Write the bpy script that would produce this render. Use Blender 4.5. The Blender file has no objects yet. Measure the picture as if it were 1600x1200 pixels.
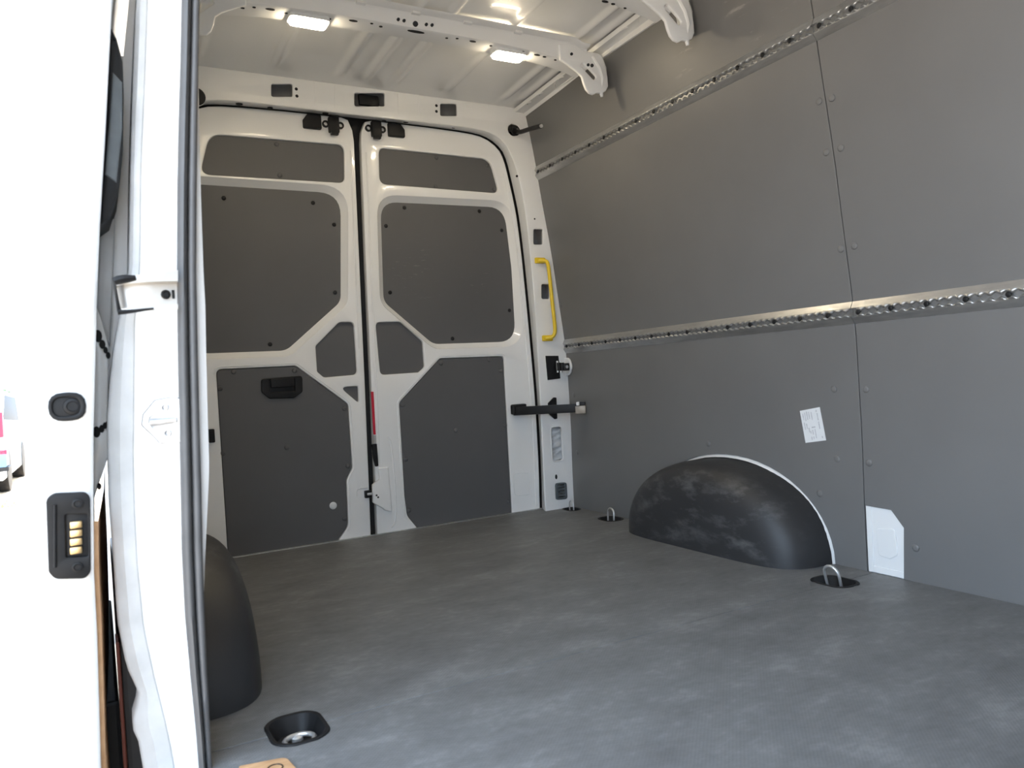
import bpy, bmesh, math, random
from mathutils import Vector, Matrix
random.seed(7)
SC = bpy.context.scene
COL = SC.collection

# ------------------------------------------------------------------ camera
YAW, PITCH, ROLL, FPX = 0.5, -0.0098, -0.0599, 1191.17
CAM = Vector((0.0, 0.0, 0.61))
_fw = Vector((math.sin(YAW)*math.cos(PITCH), math.cos(YAW)*math.cos(PITCH), math.sin(PITCH)))
_r0 = _fw.cross(Vector((0, 0, 1))).normalized(); _u0 = _r0.cross(_fw)
_rt = _r0*math.cos(ROLL)+_u0*math.sin(ROLL); _up = -_r0*math.sin(ROLL)+_u0*math.cos(ROLL)
cd = bpy.data.cameras.new('camera'); cam = bpy.data.objects.new('camera', cd); COL.objects.link(cam)
cd.sensor_width = 36; cd.lens = 36*FPX/1600; cd.clip_start = 0.02; cd.clip_end = 500
cd.dof.use_dof = True; cd.dof.focus_distance = 2.9; cd.dof.aperture_fstop = 6.5
M = Matrix((( _rt.x, _up.x, -_fw.x, CAM.x), (_rt.y, _up.y, -_fw.y, CAM.y), (_rt.z, _up.z, -_fw.z, CAM.z), (0, 0, 0, 1)))
cam.matrix_world = M
SC.camera = cam

# ------------------------------------------------------------------ world, sun, exposure
w = bpy.data.worlds.new('world'); SC.world = w; w.use_nodes = True
nt = w.node_tree; bg = nt.nodes['Background']
bg.inputs[0].default_value = (0.73, 0.91, 1.13, 1); bg.inputs[1].default_value = 4.5
sd = bpy.data.lights.new('sun_offscreen', 'SUN'); sd.energy = 11.0; sd.color = (1.0, 0.95, 0.88); sd.angle = math.radians(0.6)
sun = bpy.data.objects.new('sun_offscreen', sd); COL.objects.link(sun)
sun.rotation_euler = Vector((-0.2, 0.55, -0.8)).to_track_quat('-Z', 'Y').to_euler(); sun.location = (4, -3, 6)
SC.view_settings.view_transform = 'Standard'; SC.view_settings.look = 'None'
SC.view_settings.exposure = 0.25; SC.view_settings.gamma = 1.0; SC.view_settings.use_curve_mapping = False

# ------------------------------------------------------------------ measuring: picture ray against a real plane of the van
def ray(u, v): return _fw + _rt*((u-800)/FPX) - _up*((v-600)/FPX)
def onax(ax, val, u, v):
    d = ray(u, v); return CAM + d*((val-CAM[ax])/d[ax])
def RX(u, v, y=3.0):                     # rear plane -> (x, z)
    q = onax(1, y, u, v); return (q.x, q.z)
def FL(u, v, z=0.0):
    q = onax(2, z, u, v); return (q.x, q.y)
_zs = [-.8, -.05, .2, .35, .58, .73, .98, 1.18, 1.42, 1.59, 1.8, 2.2]
_xs = [1.885, 1.885, 1.888, 1.893, 1.893, 1.889, 1.862, 1.84, 1.805, 1.783, 1.745, 1.66]
def _slope(i):
    if i <= 0 or i >= len(_zs)-1: return 0.0 if i <= 0 else (_xs[-1]-_xs[-2])/(_zs[-1]-_zs[-2])
    return (_xs[i+1]-_xs[i-1])/(_zs[i+1]-_zs[i-1])
def wallx(z):                            # smooth bow of the body side
    z = max(_zs[0], min(_zs[-1], z))
    for i in range(len(_zs)-1):
        if z <= _zs[i+1]:
            h = _zs[i+1]-_zs[i]; t = (z-_zs[i])/h
            return ((2*t**3-3*t*t+1)*_xs[i]+(t**3-2*t*t+t)*h*_slope(i)+(-2*t**3+3*t*t)*_xs[i+1]+(t**3-t*t)*h*_slope(i+1))
    return _xs[-1]
def WL(u, v):                            # curved far wall -> (y, z)
    x = 1.88
    for i in range(25):
        q = onax(0, x, u, v); x = wallx(q.z)
    return (q.y, q.z)
XC = 0.99
def mir(pts): return [(2*XC-p[0],)+tuple(p[1:]) for p in pts][::-1]

# ------------------------------------------------------------------ materials
def newmat(name):
    m = bpy.data.materials.new(name); m.use_nodes = True
    b = m.node_tree.nodes['Principled BSDF']; return m, m.node_tree, b
def N(nt, t, **kw):
    n = nt.nodes.new(t)
    for k, v in kw.items(): setattr(n, k, v)
    return n
def ramp(nt, fac, stops):
    r = N(nt, 'ShaderNodeValToRGB'); e = r.color_ramp.elements
    while len(e) < len(stops): e.new(0.5)
    for i, (p, c) in enumerate(stops):
        e[i].position = p; e[i].color = (c[0], c[1], c[2], 1)
    nt.links.new(fac, r.inputs[0]); return r.outputs[0]
def pos(nt, scale=(1, 1, 1), rot=(0, 0, 0)):
    g = N(nt, 'ShaderNodeNewGeometry'); mp = N(nt, 'ShaderNodeMapping')
    mp.inputs['Scale'].default_value = scale; mp.inputs['Rotation'].default_value = rot
    nt.links.new(g.outputs['Position'], mp.inputs[0]); return mp.outputs[0]
def noise(nt, vec, scale, detail=4, rough=.55):
    n = N(nt, 'ShaderNodeTexNoise'); n.inputs['Scale'].default_value = scale
    n.inputs['Detail'].default_value = detail; n.inputs['Roughness'].default_value = rough
    nt.links.new(vec, n.inputs['Vector']); return n.outputs['Fac']
def bump(nt, b, h, strength, dist):
    bp = N(nt, 'ShaderNodeBump'); bp.inputs['Strength'].default_value = strength; bp.inputs['Distance'].default_value = dist
    nt.links.new(h, bp.inputs['Height']); nt.links.new(bp.outputs[0], b.inputs['Normal'])
def mixc(nt, fac, a, bcol):
    m = N(nt, 'ShaderNodeMix', data_type='RGBA')
    nt.links.new(fac, m.inputs[0])
    for s, v in ((6, a), (7, bcol)):
        if isinstance(v, tuple): m.inputs[s].default_value = (v[0], v[1], v[2], 1)
        else: nt.links.new(v, m.inputs[s])
    return m.outputs[2]
def simple(name, col, rough=.5, metal=0., var=.06, scale=6., coat=0., bmp=0.):
    m, nt, b = newmat(name)
    f = noise(nt, pos(nt), scale)
    lo = tuple(max(0, c*(1-var)) for c in col); hi = tuple(min(1, c*(1+var)) for c in col)
    nt.links.new(ramp(nt, f, [(.3, lo), (.7, hi)]), b.inputs['Base Color'])
    b.inputs['Roughness'].default_value = rough; b.inputs['Metallic'].default_value = metal
    b.inputs['Coat Weight'].default_value = coat; b.inputs['Coat Roughness'].default_value = .06
    if bmp: bump(nt, b, noise(nt, pos(nt), scale*40, 2), bmp, .001)
    return m
def scratched(name, base, scr, rough, areas, grain=900., streak=(14, 1.2, 5), amount=1.0, thr=(.60, .72)):
    """matt laminate with fine grain and scuffs inside a few worn patches (world boxes: centre, radius)"""
    m, nt, b = newmat(name)
    f = noise(nt, pos(nt), 3.0, 5)
    col = ramp(nt, f, [(.3, tuple(c*.95 for c in base)), (.7, tuple(c*1.05 for c in base))])
    mask = None
    for (cx, cy, cz, rr) in areas:
        g = N(nt, 'ShaderNodeNewGeometry'); d = N(nt, 'ShaderNodeVectorMath', operation='DISTANCE')
        nt.links.new(g.outputs['Position'], d.inputs[0]); d.inputs[1].default_value = (cx, cy, cz)
        mr = N(nt, 'ShaderNodeMapRange'); mr.inputs[1].default_value = rr*.35; mr.inputs[2].default_value = rr
        mr.inputs[3].default_value = 1; mr.inputs[4].default_value = 0
        nt.links.new(d.outputs['Value'], mr.inputs[0])
        if mask is None: mask = mr.outputs[0]
        else:
            a = N(nt, 'ShaderNodeMath', operation='MAXIMUM'); nt.links.new(mask, a.inputs[0]); nt.links.new(mr.outputs[0], a.inputs[1]); mask = a.outputs[0]
    if mask is not None:
        v = noise(nt, pos(nt, streak, (.5, .4, .2)), 9., 6, .68)
        s = N(nt, 'ShaderNodeMapRange'); s.inputs[1].default_value = thr[0]; s.inputs[2].default_value = thr[1]
        nt.links.new(v, s.inputs[0])
        mu = N(nt, 'ShaderNodeMath', operation='MULTIPLY'); nt.links.new(s.outputs[0], mu.inputs[0]); nt.links.new(mask, mu.inputs[1])
        mu2 = N(nt, 'ShaderNodeMath', operation='MULTIPLY'); nt.links.new(mu.outputs[0], mu2.inputs[0]); mu2.inputs[1].default_value = amount
        col = mixc(nt, mu2.outputs[0], col, scr)
    nt.links.new(col, b.inputs['Base Color']); b.inputs['Roughness'].default_value = rough
    bump(nt, b, noise(nt, pos(nt), grain, 2), .12, .0006)
    return m
WHITE = simple('white_paint', (.87, .87, .865), .28, var=.015, scale=2, coat=.5)
GREY = simple('grey_sheet', (.50, .505, .51), .5, var=.12, scale=14, bmp=.15)
LINE = scratched('grey_lining', (.165, .162, .160), (.36, .34, .32), .42,
                 [(1.755, 1.62, 1.66, .20), (1.755, 1.93, 1.63, .08)], amount=.55)
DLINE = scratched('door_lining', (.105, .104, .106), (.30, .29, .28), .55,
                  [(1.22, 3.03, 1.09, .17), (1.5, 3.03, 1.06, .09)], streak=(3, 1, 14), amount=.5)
ARCH = scratched('black_arch_plastic', (.030, .030, .032), (.20, .20, .20), .50,
                 [(1.70, 2.05, .16, .32), (1.70, 1.72, .12, .22), (.28, 1.9, .15, .3)], grain=500, streak=(1.2, .9, 2.2), amount=.5, thr=(.50, .72))
BLACK = simple('black_plastic', (.014, .014, .015), .45, var=.2, scale=20); BLACK.node_tree.nodes['Principled BSDF'].inputs['Specular IOR Level'].default_value = .22
DARK = simple('painted_hole_shade', (.012, .012, .013), .8, var=.2, scale=10)  # near-black stands in for the shade inside small holes and slots
RUBBER = simple('black_rubber', (.015, .015, .016), .6, var=.2, scale=20)
SEAL = simple('grey_seal_rubber', (.085, .085, .087), .55, var=.1, scale=18, bmp=.1)
SEALB = simple('grey_seal_lip', (.12, .12, .123), .5, var=.1, scale=18)
STEEL = simple('steel', (.74, .74, .74), .30, .75, .06, 30)
CHROME = simple('bright_rail_steel', (.60, .58, .55), .32, .35, .2, 12)
DSTEEL = simple('dull_steel', (.45, .45, .46), .4, .5, .15, 60)
YEL = simple('yellow_plastic', (.85, .60, .025), .35, var=.05, scale=20)
RED = simple('red_tape', (.55, .010, .035), .4, var=.08, scale=20)
PAPER = simple('label_paper', (.78, .79, .80), .6, var=.02, scale=30)
INK = simple('label_print', (.52, .52, .55), .6, var=.2, scale=200)
GREYP = simple('grey_vent_plastic', (.10, .115, .125), .45, var=.1, scale=30)
FOAM = simple('white_wrapped_fleece', (.62, .63, .64), .55, var=.2, scale=30, bmp=.3)
BRASS = simple('brass_contact', (.80, .56, .28), .3, 1.0, .1, 40)
def mk_alu():
    m, nt, b = newmat('aluminium_rail')
    f = noise(nt, pos(nt, (12, 2, 12)), 6., 4, .6)
    nt.links.new(ramp(nt, f, [(.3, (.44, .44, .44)), (.7, (.58, .58, .57))]), b.inputs['Base Color'])
    b.inputs['Metallic'].default_value = .85
    nt.links.new(ramp(nt, noise(nt, pos(nt, (20, 3, 20)), 8., 4), [(.35, (.30,)*3), (.7, (.45,)*3)]), b.inputs['Roughness'])
    return m
ALU = mk_alu()
def mk_floor():
    m, nt, b = newmat('mesh_pattern_floor_board')
    n1 = noise(nt, pos(nt, (1.0, 1.6, 1)), 5.5, 9, .68); n2 = noise(nt, pos(nt, (1, 1.7, 1), (0, 0, .35)), 34., 8, .75)
    a = N(nt, 'ShaderNodeMath', operation='ADD'); nt.links.new(n1, a.inputs[0])
    mu = N(nt, 'ShaderNodeMath', operation='MULTIPLY'); nt.links.new(n2, mu.inputs[0]); mu.inputs[1].default_value = .6
    nt.links.new(mu.outputs[0], a.inputs[1])
    base = ramp(nt, a.outputs[0], [(.55, (.117, .118, .121)), (.85, (.174, .176, .180)), (1.0, (.24, .242, .246))])
    # thin pale scuffs
    sc = noise(nt, pos(nt, (2.0, 9, 1), (0, 0, .6)), 9., 6, .7)
    mr = N(nt, 'ShaderNodeMapRange'); mr.inputs[1].default_value = .66; mr.inputs[2].default_value = .80; mr.inputs[4].default_value = .12
    nt.links.new(sc, mr.inputs[0])
    nt.links.new(mixc(nt, mr.outputs[0], base, (.34, .34, .34)), b.inputs['Base Color'])
    b.inputs['Roughness'].default_value = .5
    # wire-mesh pressing
    def wave(rot):
        wv = N(nt, 'ShaderNodeTexWave'); wv.inputs['Scale'].default_value = 55
        nt.links.new(pos(nt, (1, 1, 1), (0, 0, rot)), wv.inputs[0]); return wv.outputs['Fac']
    mx = N(nt, 'ShaderNodeMath', operation='MAXIMUM'); nt.links.new(wave(.785), mx.inputs[0]); nt.links.new(wave(-.785), mx.inputs[1])
    bump(nt, b, mx.outputs[0], .35, .0008)
    return m
FLOORM = mk_floor()
def mk_ply():
    m, nt, b = newmat('bare_plywood')
    f = noise(nt, pos(nt, (3, 12, 3)), 9., 5)
    nt.links.new(ramp(nt, f, [(.3, (.50, .27, .13)), (.7, (.68, .42, .23))]), b.inputs['Base Color']); b.inputs['Roughness'].default_value = .55
    return m
PLY = mk_ply()
def mk_led():
    m, nt, b = newmat('led_diffuser')
    b.inputs['Base Color'].default_value = (.9, .9, .9, 1); b.inputs['Emission Color'].default_value = (1, .835, .58, 1); b.inputs['Emission Strength'].default_value = 105
    return m
LED = mk_led()
def mk_ground():
    m, nt, b = newmat('pale_gravel_yard')
    f = noise(nt, pos(nt), 1.2, 8, .7)
    nt.links.new(ramp(nt, f, [(.3, (.52, .40, .28)), (.7, (.66, .52, .38))]), b.inputs['Base Color']); b.inputs['Roughness'].default_value = .9
    bump(nt, b, noise(nt, pos(nt), 60, 4), .4, .01)
    return m
GROUND = mk_ground()

# ------------------------------------------------------------------ object helpers
WLOC = {}
def wloc(o): return WLOC.get(o.name, Vector((0, 0, 0)))
def meta(o, label=None, cat=None, group=None, kind=None):
    if label: o['label'] = label
    if cat: o['category'] = cat
    if group: o['group'] = group
    if kind: o['kind'] = kind
    return o
def obj(name, bm, mat, parent=None, smooth=False, origin=None, auto=40):
    """world-space bmesh -> ONE mesh object (origin at its base), parented at its real place"""
    bmesh.ops.recalc_face_normals(bm, faces=bm.faces)
    me = bpy.data.meshes.new(name)
    if smooth:
        for f in bm.faces: f.smooth = True
        ca = math.radians(auto)
        for e in bm.edges:
            if len(e.link_faces) == 2 and e.calc_face_angle(0) > ca: e.smooth = False
    if origin is None:
        vs = [v.co for v in bm.verts]
        lo = [min(v[i] for v in vs) for i in range(3)]; hi = [max(v[i] for v in vs) for i in range(3)]
        origin = Vector(((lo[0]+hi[0])/2, (lo[1]+hi[1])/2, lo[2]))
    origin = Vector(origin)
    bmesh.ops.translate(bm, verts=bm.verts, vec=-origin)
    bm.to_mesh(me); bm.free()
    o = bpy.data.objects.new(name, me); COL.objects.link(o); me.materials.append(mat)
    o.location = origin
    if parent: o.parent = parent; o.location = origin-wloc(parent)
    WLOC[o.name] = origin
    return o
def place(name, me, loc, parent=None, rot=None):
    o = bpy.data.objects.new(name, me); COL.objects.link(o); loc = Vector(loc)
    o.location = loc
    if parent: o.parent = parent; o.location = loc-wloc(parent)
    if rot is not None: o.rotation_euler = rot
    WLOC[o.name] = loc; return o
def empty(name, loc, label, cat, group=None, kind=None):
    o = bpy.data.objects.new(name, None); COL.objects.link(o); o.location = loc; o.empty_display_size = .05
    WLOC[o.name] = Vector(loc); return meta(o, label, cat, group, kind)
def rounded(pts, r=.01, n=5):
    out = []; L = len(pts)
    for i in range(L):
        p = Vector(pts[i][:2]); a = Vector(pts[i-1][:2]); b = Vector(pts[(i+1) % L][:2])
        rr = pts[i][2] if len(pts[i]) > 2 else r
        d1 = (a-p); d2 = (b-p); l1 = d1.length; l2 = d2.length; d1.normalize(); d2.normalize()
        ang = d1.angle(d2, math.pi)
        if rr <= 1e-5 or ang > math.pi-.02:
            out.append((p.x, p.y)); 
            if rr > 1e-5:
                for k in range(n): out.append((p.x+d2.x*1e-5*(k+1), p.y+d2.y*1e-5*(k+1)))
            continue
        t = min(rr/math.tan(ang/2), l1*.48, l2*.48)
        A = p+d1*t; B = p+d2*t
        for k in range(n+1):
            s = k/n; q = A*(1-s)**2+p*2*s*(1-s)+B*s*s; out.append((q.x, q.y))
    return out
def offset(pts, d):
    """grow a simple polygon by d (keeps per-corner radii, enlarged)"""
    L = len(pts); area = sum(pts[i-1][0]*pts[i][1]-pts[i][0]*pts[i-1][1] for i in range(L)); s = 1 if area > 0 else -1
    out = []
    for i in range(L):
        p = Vector(pts[i][:2]); a = Vector(pts[i-1][:2]); b = Vector(pts[(i+1) % L][:2])
        e1 = (p-a).normalized(); e2 = (b-p).normalized()
        n1 = Vector((e1.y, -e1.x))*s; n2 = Vector((e2.y, -e2.x))*s
        m = (n1+n2); m.normalize(); c = max(.35, m.dot(n1)); q = p+m*(d/c)
        out.append((q.x, q.y)+((pts[i][2]+d*.8,) if len(pts[i]) > 2 else ()))
    return out
def plate_bm(outer, holes, thick, bev=0.0, res=2):
    """polygon with holes, z 0..thick, rounded rims"""
    cu = bpy.data.curves.new('t', 'CURVE'); cu.dimensions = '2D'; cu.fill_mode = 'BOTH'
    for poly in [outer]+list(holes):
        sp = cu.splines.new('POLY'); sp.points.add(len(poly)-1); sp.use_cyclic_u = True
        for i, q in enumerate(poly): sp.points[i].co = (q[0], q[1], 0, 1)
    cu.extrude = max(1e-5, thick/2-bev); cu.bevel_depth = bev; cu.bevel_resolution = res; cu.offset = -bev
    o = bpy.data.objects.new('t', cu); me = o.to_mesh()
    bm = bmesh.new(); bm.from_mesh(me); o.to_mesh_clear(); bpy.data.objects.remove(o); bpy.data.curves.remove(cu)
    bmesh.ops.remove_doubles(bm, verts=bm.verts, dist=1e-6)
    bmesh.ops.translate(bm, verts=bm.verts, vec=(0, 0, thick/2))
    return bm
def xf(bm, fn):
    for v in bm.verts: v.co = Vector(fn(v.co))
    return bm
def rear_plate(name, outer, holes, y, thick, mat, parent, bev=.003, smooth=True):
    """(x,z) outline, inner face at y, going back by thick"""
    return obj(name, xf(plate_bm(outer, holes, thick, bev), lambda c: (c.x, y+c.z, c.y)), mat, parent, smooth, auto=12 if mat is DLINE else 40)
def floor_plate(name, outer, holes, ztop, thick, mat, parent, bev=.001):
    return obj(name, xf(plate_bm(outer, holes, thick, bev), lambda c: (c.x, c.y, ztop-thick+c.z)), mat, parent, True, auto=12 if mat is FLOORM else 40)
def wall_plate(name, outer, holes, off, thick, mat, parent, bev=.001, step=.08):
    """(y,z) outline following the bowed far wall; inner face off in front of it"""
    bm = plate_bm(outer, holes, thick, bev, 1)
    z = -.7
    while z < 1.95:
        bmesh.ops.bisect_plane(bm, geom=bm.verts[:]+bm.edges[:]+bm.faces[:], plane_co=(0, z, 0), plane_no=(0, 1, 0), dist=1e-5); z += step
    return obj(name, xf(bm, lambda c: (wallx(c.y)-off+c.z, c.x, c.y)), mat, parent, True, auto=12)
def ring(name, A, B, mat, parent, closed=True, smooth=True):
    bm = bmesh.new(); va = [bm.verts.new(p) for p in A]; vb = [bm.verts.new(p) for p in B]; n = len(A)
    for i in range(n if closed else n-1):
        j = (i+1) % n; bm.faces.new((va[i], va[j], vb[j], vb[i]))
    return obj(name, bm, mat, parent, smooth)
def add_box(bm, c, s, rot=None, bev=0):
    r = bmesh.ops.create_cube(bm, size=1); vs = r['verts']
    bmesh.ops.scale(bm, verts=vs, vec=s)
    if bev:
        es = list({e for v in vs for e in v.link_edges})
        rr = bmesh.ops.bevel(bm, geom=es, offset=bev, segments=2, affect='EDGES', profile=.6); vs = list({v for f in rr['faces'] for v in f.verts} | {v for v in vs if v.is_valid})
    if rot is not None: bmesh.ops.rotate(bm, verts=vs, cent=(0, 0, 0), matrix=rot)
    bmesh.ops.translate(bm, verts=vs, vec=c); return bm
def boxb(c, s, bev=0, rot=None): return add_box(bmesh.new(), c, s, rot, bev)
def span(x0, x1, y0, y1, z0, z1, bev=0): return boxb(((x0+x1)/2, (y0+y1)/2, (z0+z1)/2), (x1-x0, y1-y0, z1-z0), bev)
def tube(bm, pts, r, n=10, closed=False, caps=True):
    pts = [Vector(p) for p in pts]; rings = []; L = len(pts); prev = None
    for i, p in enumerate(pts):
        a = pts[i-1] if (i > 0 or closed) else p; b = pts[(i+1) % L] if (i < L-1 or closed) else p
        t = (b-a).normalized()
        if prev is None:
            u = t.orthogonal().normalized()
        else:
            u = (prev-t*prev.dot(t)).normalized()
        prev = u; v = t.cross(u); rr = r[i] if isinstance(r, (list, tuple)) else r
        rings.append([bm.verts.new(p+(u*math.cos(k*math.tau/n)+v*math.sin(k*math.tau/n))*rr) for k in range(n)])
    for i in range(L if closed else L-1):
        A = rings[i]; B = rings[(i+1) % L]
        for k in range(n): bm.faces.new((A[k], A[(k+1) % n], B[(k+1) % n], B[k]))
    if caps and not closed:
        bm.faces.new(rings[0][::-1]); bm.faces.new(rings[-1])
    return bm
def smooth_path(pts, it=3, closed=False):
    pts = [Vector(p) for p in pts]
    for _ in range(it):
        q = [] if closed else [pts[0]]
        L = len(pts)
        for i in range(L if closed else L-1):
            a = pts[i]; b = pts[(i+1) % L]; q += [a*.75+b*.25, a*.25+b*.75]
        if not closed: q.append(pts[-1])
        pts = q
    return pts
def lathe(prof, axis_fn, n=16):
    """prof: (r, h) list; axis_fn maps local (x,y,h) to world"""
    bm = bmesh.new(); R = []
    for (r, h) in prof:
        R.append([bm.verts.new(axis_fn(r*math.cos(k*math.tau/n), r*math.sin(k*math.tau/n), h)) for k in range(n)] if r > 1e-6 else [bm.verts.new(axis_fn(0, 0, h))])
    for A, B in zip(R, R[1:]):
        for k in range(n):
            j = (k+1) % n
            if len(A) == 1: bm.faces.new((A[0], B[k], B[j]))
            elif len(B) == 1: bm.faces.new((A[k], A[j], B[0]))
            else: bm.faces.new((A[k], A[j], B[j], B[k]))
    return bm
def circ(cx, cy, r, n=20, ry=None): return [(cx+r*math.cos(k*math.tau/n), cy+(ry or r)*math.sin(k*math.tau/n)) for k in range(n)]
def rect(cx, cy, w, h, r=.005): return rounded([(cx-w/2, cy-h/2), (cx+w/2, cy-h/2), (cx+w/2, cy+h/2), (cx-w/2, cy+h/2)], r, 4)
def pxrect(u0, v0, u1, v1, y, r=.006):
    """rounded rectangle through four corners measured on the plane y"""
    return rounded([RX(u0, v0, y), RX(u1, v0+(u1-u0)*.0, y), RX(u1, v1, y), RX(u0, v1, y)], r, 4)
def cap_mesh(name, r, h, mat, axis):
    bm = lathe([(r, 0), (r, h*.35), (r*.8, h*.8), (r*.4, h), (0, h)], lambda x, y, k: axis(x, y, k), 10)
    bmesh.ops.recalc_face_normals(bm, faces=bm.faces)
    for f in bm.faces: f.smooth = True
    me = bpy.data.meshes.new(name); bm.to_mesh(me); bm.free(); me.materials.append(mat); return me

# ================================================================== THE SETTING
# ---- ground outside
GZ = -0.66
bm = bmesh.new(); bmesh.ops.create_grid(bm, x_segments=8, y_segments=8, size=60); bmesh.ops.translate(bm, verts=bm.verts, vec=(0, 30, GZ))
meta(obj('ground', bm, GROUND), 'pale sunlit yard ground outside the van', 'ground', kind='structure')

# ---- floor: slab with two laminate boards, cut out for the lashing cups and wheel arches
RY = 3.0                                # inner face of the rear doors
FY = 2.93                               # face of the rear frame
XL = 0.10                               # left wall face
YF = -0.9                               # bulkhead
floor = obj('floor', span(XL-.05, 1.93, YF-.05, RY+.02, -.14, -.055), GREY)
meta(floor, 'dark grey cargo floor with a fine mesh pattern', 'floor', kind='structure')
CUPS = [(.285, 1.405, 1.10), (1.735, 1.412, 1.0), (1.832, 2.575, .9), (1.842, 2.885, .72)]
def cup_outline(cx, cy, s): return rounded([(cx-.048*s, cy-.040*s), (cx-.025*s, cy-.062*s), (cx+.025*s, cy-.062*s), (cx+.046*s, cy-.040*s),
                                            (cx+.046*s, cy+.040*s), (cx+.025*s, cy+.062*s), (cx-.025*s, cy+.062*s), (cx-.048*s, cy+.040*s)], .045, 4)
cut = [cup_outline(*c) for c in CUPS]
SEAMY = 1.402
# cut edges at the seam: the two cups in front of it stay wholly in one board by letting the seam step round them
def step_seam(side):
    e = .0012*side
    return [(XL, SEAMY+e), (1.885, SEAMY+e)]
bF = [(.125, YF), (1.885, YF), (1.885, SEAMY-.0012), (1.79, SEAMY-.0012)]
def half_cup(c, side):
    """cup outline points on one side of the board joint, left to right"""
    pts = [p for p in cup_outline(*c) if (p[1]-SEAMY)*side > .001]
    return pts
def board(side):
    joint = []
    for c in (CUPS[0], CUPS[1]):
        o = cup_outline(*c); pts = [p for p in o if (p[1]-SEAMY)*side > .0015]
        pts.sort(key=lambda p: math.atan2((p[1]-SEAMY), p[0]-c[0])*side, reverse=True)
        xl = c[0]-.048*c[2]; xr = c[0]+.046*c[2]
        joint += [(xl, SEAMY+.0012*side)]+pts+[(xr, SEAMY+.0012*side)]
    return [(.125 if side < 0 else XL, SEAMY+.0012*side)]+joint+[(1.885, SEAMY+.0012*side)]
floor_plate('floor_board', board(1)+[(1.885, RY-.004), (XL, RY-.004)], [cut[2], cut[3]], 0, .012, FLOORM, floor)
floor_plate('floor_board', board(-1)+[(1.885, YF), (.125, YF)], [], 0, .012, FLOORM, floor)
obj('floor_underlay', span(XL, 1.885, YF, RY, -.056, -.03), GREY, floor)
obj('threshold_strip', span(XL+.2, 1.80, RY-.012, RY+.006, -.02, .0035, .001), ALU, floor)
obj('door_step_sill', span(.02, .126, -.25, 1.36, -.30, -.03, .01), BLACK, floor)

# ---- right wall: white body sheet behind grey lining panels
def arch_pts(yc, a, b, n, z0, m=28):
    pts = []
    for k in range(m+1):
        t = math.pi*k/m; c, s = math.cos(t), math.sin(t)
        pts.append((yc+a*math.copysign(abs(c)**(2/n), c), z0+b*abs(s)**(2/n)))
    return pts
AYC, AA, AB = 1.955, .423, .285
bm = bmesh.new(); prof = [-.14]+[i*.1 for i in range(0, 19)]
vs = [[bm.verts.new((wallx(z)+.016+t, y, z)) for z in prof] for (y, t) in ((YF-.05, 0), (RY+.05, 0))]
for i in range(len(prof)-1): bm.faces.new((vs[0][i], vs[1][i], vs[1][i+1], vs[0][i+1]))
bmesh.ops.solidify(bm, geom=bm.faces[:], thickness=-.03)
wall = obj('wall_right', bm, WHITE, None, True)
meta(wall, 'white body side behind grey cargo lining panels', 'wall', kind='structure')
LOZ, LOZ1, UPZ, UPZ1, TOPZ = .7025, .7615, 1.487, 1.538, 1.79
SY = 1.4225; WEND = 2.945
rear_arch = [(y, z) for (y, z) in arch_pts(AYC, AA+.003, AB+.013, 2.05, 0)]        # from rear (large y) over to front
lowr = [(WEND, -.005)]+[(WEND, LOZ+.02), (SY+.0015, LOZ+.02), (SY+.0015, -.005)]+[(y, max(z, -.005) if 0 < k_ < len(rear_arch)-1 else -.005) for k_, (y, z) in enumerate(rear_arch[::-1])]
CUTW = [WL(1352, 790), WL(1392, 797), WL(1412, 825), WL(1412, 907)]
lowf = [(SY-.0015, LOZ+.02), (YF, LOZ+.02), (YF, -.005), (CUTW[3][0], -.005), CUTW[2], CUTW[1], (SY-.0015, CUTW[0][1])]
P = []
P.append(wall_plate('lining_panel', lowr, [], .0, .008, LINE, wall))
P.append(wall_plate('lining_panel', lowf, [], .0, .008, LINE, wall))
for (z0, z1) in ((LOZ1-.02, UPZ+.02), (UPZ1-.02, TOPZ+.01)):
    P.append(wall_plate('lining_panel', [(SY+.0015, z0), (WEND, z0), (WEND, z1), (SY+.0015, z1)], [], .0, .008, LINE, wall))
    P.append(wall_plate('lining_panel', [(YF, z0), (SY-.0015, z0), (SY-.0015, z1), (YF, z1)], [], .0, .008, LINE, wall))
RIV = cap_mesh('rivet', .0105, .0032, LINE, lambda x, y, k: (-k, x, y))
for (u, v, i) in [(1280, 158, 2), (1300, 153, 3), (1291, 238, 2), (1314, 231, 3), (1314, 389, 2), (1335, 384, 3), (1303, 608, 0), (1353, 608, 1),
                  (1308, 717, 0), (1358, 723, 1), (1281, 771, 0), (1431, 856, 1), (1107, 693, 0), (876, 478, 2), (902, 707, 0), (897, 617, 0)]:
    y, z = WL(u, v); place('rivet', RIV, (wallx(z), y, z), P[i])
# stamped white sheet in the cut-out by the floor
cw = [(SY-.003, .0), (CUTW[3][0]-.004, 0), (CUTW[2][0]-.004, CUTW[2][1]), (CUTW[1][0], CUTW[1][1]+.004), (SY-.003, CUTW[0][1]+.004)]
wall_plate('body_sheet_patch', cw, [], -.004, .006, WHITE, wall, .001)
ci = [WL(1368, 826), WL(1398, 826), WL(1402, 868), WL(1390, 874), WL(1372, 868)]
wall_plate('stamped_panel', rounded(ci, .012, 4), [], -.0005, .004, WHITE, wall, .002)
ci2 = [(SY-.003, .0), (SY-.020, 0), (SY-.020, CUTW[0][1]), (SY-.003, CUTW[0][1])]
wall_plate('fold_strip', ci2, [], -.0015, .003, WHITE, wall, .001)
ci3 = [(SY-.003, .0), (CUTW[3][0], 0), (CUTW[3][0], .018), (SY-.003, .018)]
wall_plate('fold_strip', ci3, [], -.002, .003, WHITE, wall, .001)
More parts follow.
